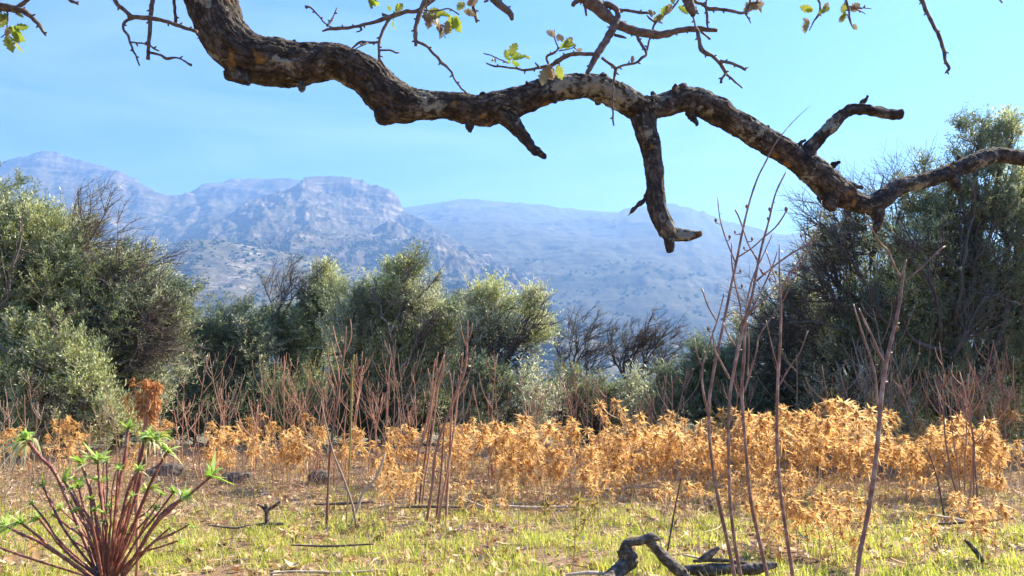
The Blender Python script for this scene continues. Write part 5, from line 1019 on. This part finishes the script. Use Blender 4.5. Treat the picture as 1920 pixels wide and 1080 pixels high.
for i, (pts, w_, d, lb, m_) in enumerate([([(505, 1075), (560, 1072), (640, 1074), (700, 1070)], 6, 3.35, 'long pale stick lying at the bottom edge, left of centre', 'palewood'),
        ([(545, 1022), (620, 1024), (700, 1020)], 5, 3.9, 'thin dark twig lying in the grass, left of centre', 'wooddark'), ([(590, 946), (650, 944), (700, 941)], 6, 5.3, 'dark twig on bare soil left of the curved stick', 'wooddark'),
        ([(930, 948), (1000, 952), (1065, 950)], 7, 5.2, 'pale stick lying across the litter at the centre', 'palewood'), ([(870, 935), (930, 960), (990, 975)], 5, 5.0, 'slanting pale straw stick right of the central stalks', 'palewood'),
        ([(740, 952), (800, 950), (870, 951)], 6, 5.2, 'dark stick lying behind the low straggly thistle', 'wooddark'), ([(1100, 920), (1160, 916), (1235, 905)], 6, 6.2, 'pale bleached stick before the low stretch of bank', 'palewood'),
        ([(1150, 918), (1195, 912), (1240, 915)], 5, 6.1, 'second bleached stick crossing the first before the bank', 'palewood'), ([(1760, 982), (1830, 978), (1900, 972)], 7, 4.5, 'dark stick lying right of the stump under the broom', 'wooddark'),
        ([(1740, 965), (1800, 975), (1850, 985)], 6, 4.6, 'pale stick crossing in front of the dark stump', 'palewood'), ([(1280, 1040), (1340, 1052), (1385, 1050)], 6, 3.5, 'thin pale stick lying over the broken log', 'palewood'),
        ([(1060, 1078), (1110, 1074), (1140, 1077)], 8, 3.2, 'bark-covered stick left of the dark arching branch', 'palewood'), ([(390, 985), (440, 990), (470, 984)], 4, 4.4, 'thin twig left of the burnt stump', 'wooddark')]):
    r_ = wood_thing('fallen_stick', lb, 'stick', [[(x, y, w_ * (1 if 0 < k < len(pts) - 1 else .6)) for k, (x, y) in enumerate(pts)]], d, m_, 'fallen sticks on the litter', 7)
    dz = float(groundz(r_.location[0], d)) ; low = G(pts[0][0], pts[0][1]); r_.location.y += 0
def small_flower(px, py, label, n=14, R_=.012, d=None):
    p = G(px, py); root = empty('yellow_flower', p); tag(root, label, 'flower', 'small yellow flowers in the grass'); r_ = np.random.default_rng(int(px)); g = Geo(); g.tubes(np.array([[0, 0, -.01], [.002, 0, .03], [0, 0, .055]]), np.array([.0015, .0013, .0012]), 5); g.build('stem', M['grass'], root)
    g = Geo(); a = np.linspace(0, 6.28, n, endpoint=False); dd = np.stack([np.cos(a), np.sin(a), 0 * a + .3], -1); pts = np.array([0, 0, .056]) + dd[:, None] * (np.linspace(.1, 1, 3) * R_)[None, :, None]; g.strips(pts, np.tile([.003, .005, .003], (n, 1)), unit(np.cross(dd, [0, 0, 1.]))); g.build('petals', M['yellow'], root)
small_flower(466, 1000, 'tiny yellow flower in the grass left of centre', R_=.016); small_flower(865, 960, 'tiny yellow flower by the central stalk cluster', R_=.010); small_flower(970, 972, 'tiny yellow flower on the litter at the centre', R_=.009)

# ---------------------------------------------------------------- grass, fallen leaves, straw
def region(n, y0, y1, r_, dens):
    """points on the ground in the view, thinned by dens(x, y)"""
    y = np.sqrt(r_.uniform(y0 ** 2, y1 ** 2, n)); x = r_.uniform(-.85, .85, n) * y; k = r_.random(n) < dens(x, y); return x[k], y[k]
def gz2(x, y): return groundz(x, y) + .02 * fbm(np.stack([x * 2.5, y * 2.5, 0 * x], -1), 4)
def ground_cover():
    r_ = np.random.default_rng(77)
    patch = lambda x, y, s=1.6, o=0.: fbm(np.stack([x * s + o, y * s, 0 * x], -1), 3)
    # grass
    def dg(x, y):
        base = np.interp(y, [2, 3.6, 4.7, 5.1, 5.6, 7, 9], [1.0, 1.0, 1.0, .6, .25, .14, .06]); return np.clip(base * (.5 + 1.7 * patch(x, y, 1.9, 4) + 1.6 * patch(x, y, 8, 9)), 0.01, 1)
    x, y = region(480000, 1.9, 9, r_, dg); n = len(x); z = gz2(x, y)
    h = r_.uniform(.022, .08, n) * np.interp(y, [2, 4, 7], [1.05, .9, .7]) * np.clip(1 + 1.5 * patch(x, y, 6, 31), .4, 1.9); a = r_.random(n) * 6.28; ln = r_.uniform(.1, .95, n)
    t = np.linspace(0, 1, 4); dr = np.stack([np.cos(a) * ln, np.sin(a) * ln, 0 * a], -1)
    pts = np.stack([x, y, z - .004], -1)[:, None] + dr[:, None] * (h[:, None] * t ** 1.6)[..., None] + np.array([0, 0, 1]) * (h[:, None] * (t - .3 * ln[:, None] * t ** 2))[..., None]
    g = Geo(); g.strips(pts, np.array([.8, 1, .7, .08])[None] * r_.uniform(.0022, .0055, (n, 1)), unit(np.stack([-np.sin(a + r_.normal(size=n) * .6), np.cos(a), 0 * a], -1))); o = g.build('grass', M['grass'], smooth=False); tag(o, 'short yellow-green grass in patches across the foreground', 'grass', kind='stuff')
    # dry leaves
    def dl(x, y): return np.clip(np.interp(y, [2, 4, 6, 9, 13], [.9, .8, .8, .6, .3]) * (.55 + 1.5 * patch(x, y, 1.3, 20)), .05, 1)
    x, y = region(76000, 1.9, 13, r_, dl); n = len(x); z = gz2(x, y) + r_.uniform(.002, .022, n)
    m = 5; t = np.linspace(-.5, .5, m); L_ = r_.uniform(.022, .072, n); W_ = L_ * r_.uniform(.35, .6, n); d = unit(np.stack([*r_.normal(size=(2, n)), r_.normal(size=n) * .35], -1)); sd = unit(np.cross(d, [0, 0, 1.]) + np.stack([0 * x, 0 * x, r_.normal(size=n) * .4], -1)); nm = np.cross(sd, d); cu = r_.normal(size=n) * 1.0
    prof = np.array([.15, .85, 1., .8, .12]); jit = 1 + .25 * r_.normal(size=(n, m))
    c = np.stack([x, y, z], -1)[:, None] + d[:, None] * (L_[:, None] * t)[..., None] + nm[:, None] * ((cu * L_)[:, None] * (t ** 2))[..., None]
    w2 = (W_[:, None] * prof * jit / 2)[..., None]; cup = nm[:, None] * (np.abs(r_.normal(size=(n, 1, 1))) * .35) * w2
    v = np.stack([c - sd[:, None] * w2 + cup, c, c + sd[:, None] * w2 + cup], 2); idx = np.arange(n * m * 3).reshape(n, m, 3)
    q = np.concatenate([np.stack([idx[:, :-1, j], idx[:, :-1, j + 1], idx[:, 1:, j + 1], idx[:, 1:, j]], -1).reshape(-1, 4) for j in (0, 1)]); g = Geo(); g.add(v.reshape(-1, 3), q); o = g.build('fallen_leaves', M['dryleaf']); tag(o, 'brown and tan fallen oak leaves strewn over the soil', 'fallen leaves', kind='stuff')
    # straw and broken twigs
    def ds(x, y): return np.clip(np.interp(y, [2, 4.4, 5.2, 8, 12], [.22, .35, 1, .9, .5]) * (.7 + 1. * patch(x, y, 1.1, 40)), .05, 1)
    x, y = region(52000, 1.9, 12, r_, ds); n = len(x); z = gz2(x, y) + r_.uniform(.003, .03, n); a = r_.normal(size=n) * .9 + (r_.random(n) < .5) * np.pi; L_ = r_.uniform(.03, .22, n) * r_.uniform(.4, 1, n)
    d = np.stack([np.cos(a), np.sin(a), r_.normal(size=n) * .10], -1); pp = perp(d, r_); t = np.linspace(-.5, .5, 4)
    pts = np.stack([x, y, z], -1)[:, None] + d[:, None] * (L_[:, None] * t)[..., None] + pp[:, None] * (L_[:, None] * .12 * (t * 2) ** 2)[..., None]
    g = Geo(); g.tubes(pts, np.array([.8, 1, .9, .5])[None] * r_.uniform(.001, .0036, (n, 1)), 3, cap=False); o = g.build('straw', M['straw'], smooth=False); tag(o, 'dry straw and broken twigs littering the ground', 'straw', kind='stuff')
    # upright dead grass stems at the foot of the thistles
    x, y = region(26000, 3.4, 10.5, r_, lambda x, y: np.clip(np.interp(y, [3.4, 4.6, 5.2, 9], [.05, .25, .8, .9]), 0, 1)); n = len(x); z = gz2(x, y); h = r_.uniform(.05, .34, n) * r_.uniform(.4, 1, n); d = unit(np.stack([r_.normal(size=n) * .4, r_.normal(size=n) * .4, np.ones(n)], -1)); t = np.linspace(0, 1, 4); pp = perp(d, r_)
    pts = np.stack([x, y, z - .01], -1)[:, None] + d[:, None] * (h[:, None] * t)[..., None] + pp[:, None] * (h[:, None] * .15 * t ** 2)[..., None]
    g = Geo(); g.tubes(pts, np.array([1, .9, .7, .4])[None] * r_.uniform(.0010, .0022, (n, 1)), 3, cap=False); o = g.build('dead_grass', M['straw'], smooth=False); tag(o, 'thin dead grass stems standing among the thistles', 'dead grass', kind='stuff')
ground_cover()
# ---------------------------------------------------------------- haze
def make_haze():
    bm = bmesh.new(); bmesh.ops.create_cube(bm, size=1)
    me = bpy.data.meshes.new('haze'); bm.to_mesh(me); bm.free()
    o = link(bpy.data.objects.new('haze', me)); o.scale = (20000, 20000, 1420); o.location = (0, 0, 1420 / 2 - 30)
    m = bpy.data.materials.new('haze_air'); m.use_nodes = True; n = m.node_tree; n.nodes.clear()
    v = n.nodes.new('ShaderNodeVolumePrincipled'); v.inputs['Color'].default_value = (.21, .42, 1.0, 1); v.inputs['Density'].default_value = HAZE
    v.inputs['Absorption Color'].default_value = (.35, .35, .35, 1)
    v.inputs['Anisotropy'].default_value = .22
    ou = n.nodes.new('ShaderNodeOutputMaterial'); n.links.new(v.outputs[0], ou.inputs['Volume']); me.materials.append(m)
    tag(o, 'pale blue haze filling the air before the mountains', 'haze', kind='stuff')
HAZE = 2.9e-4
make_haze()
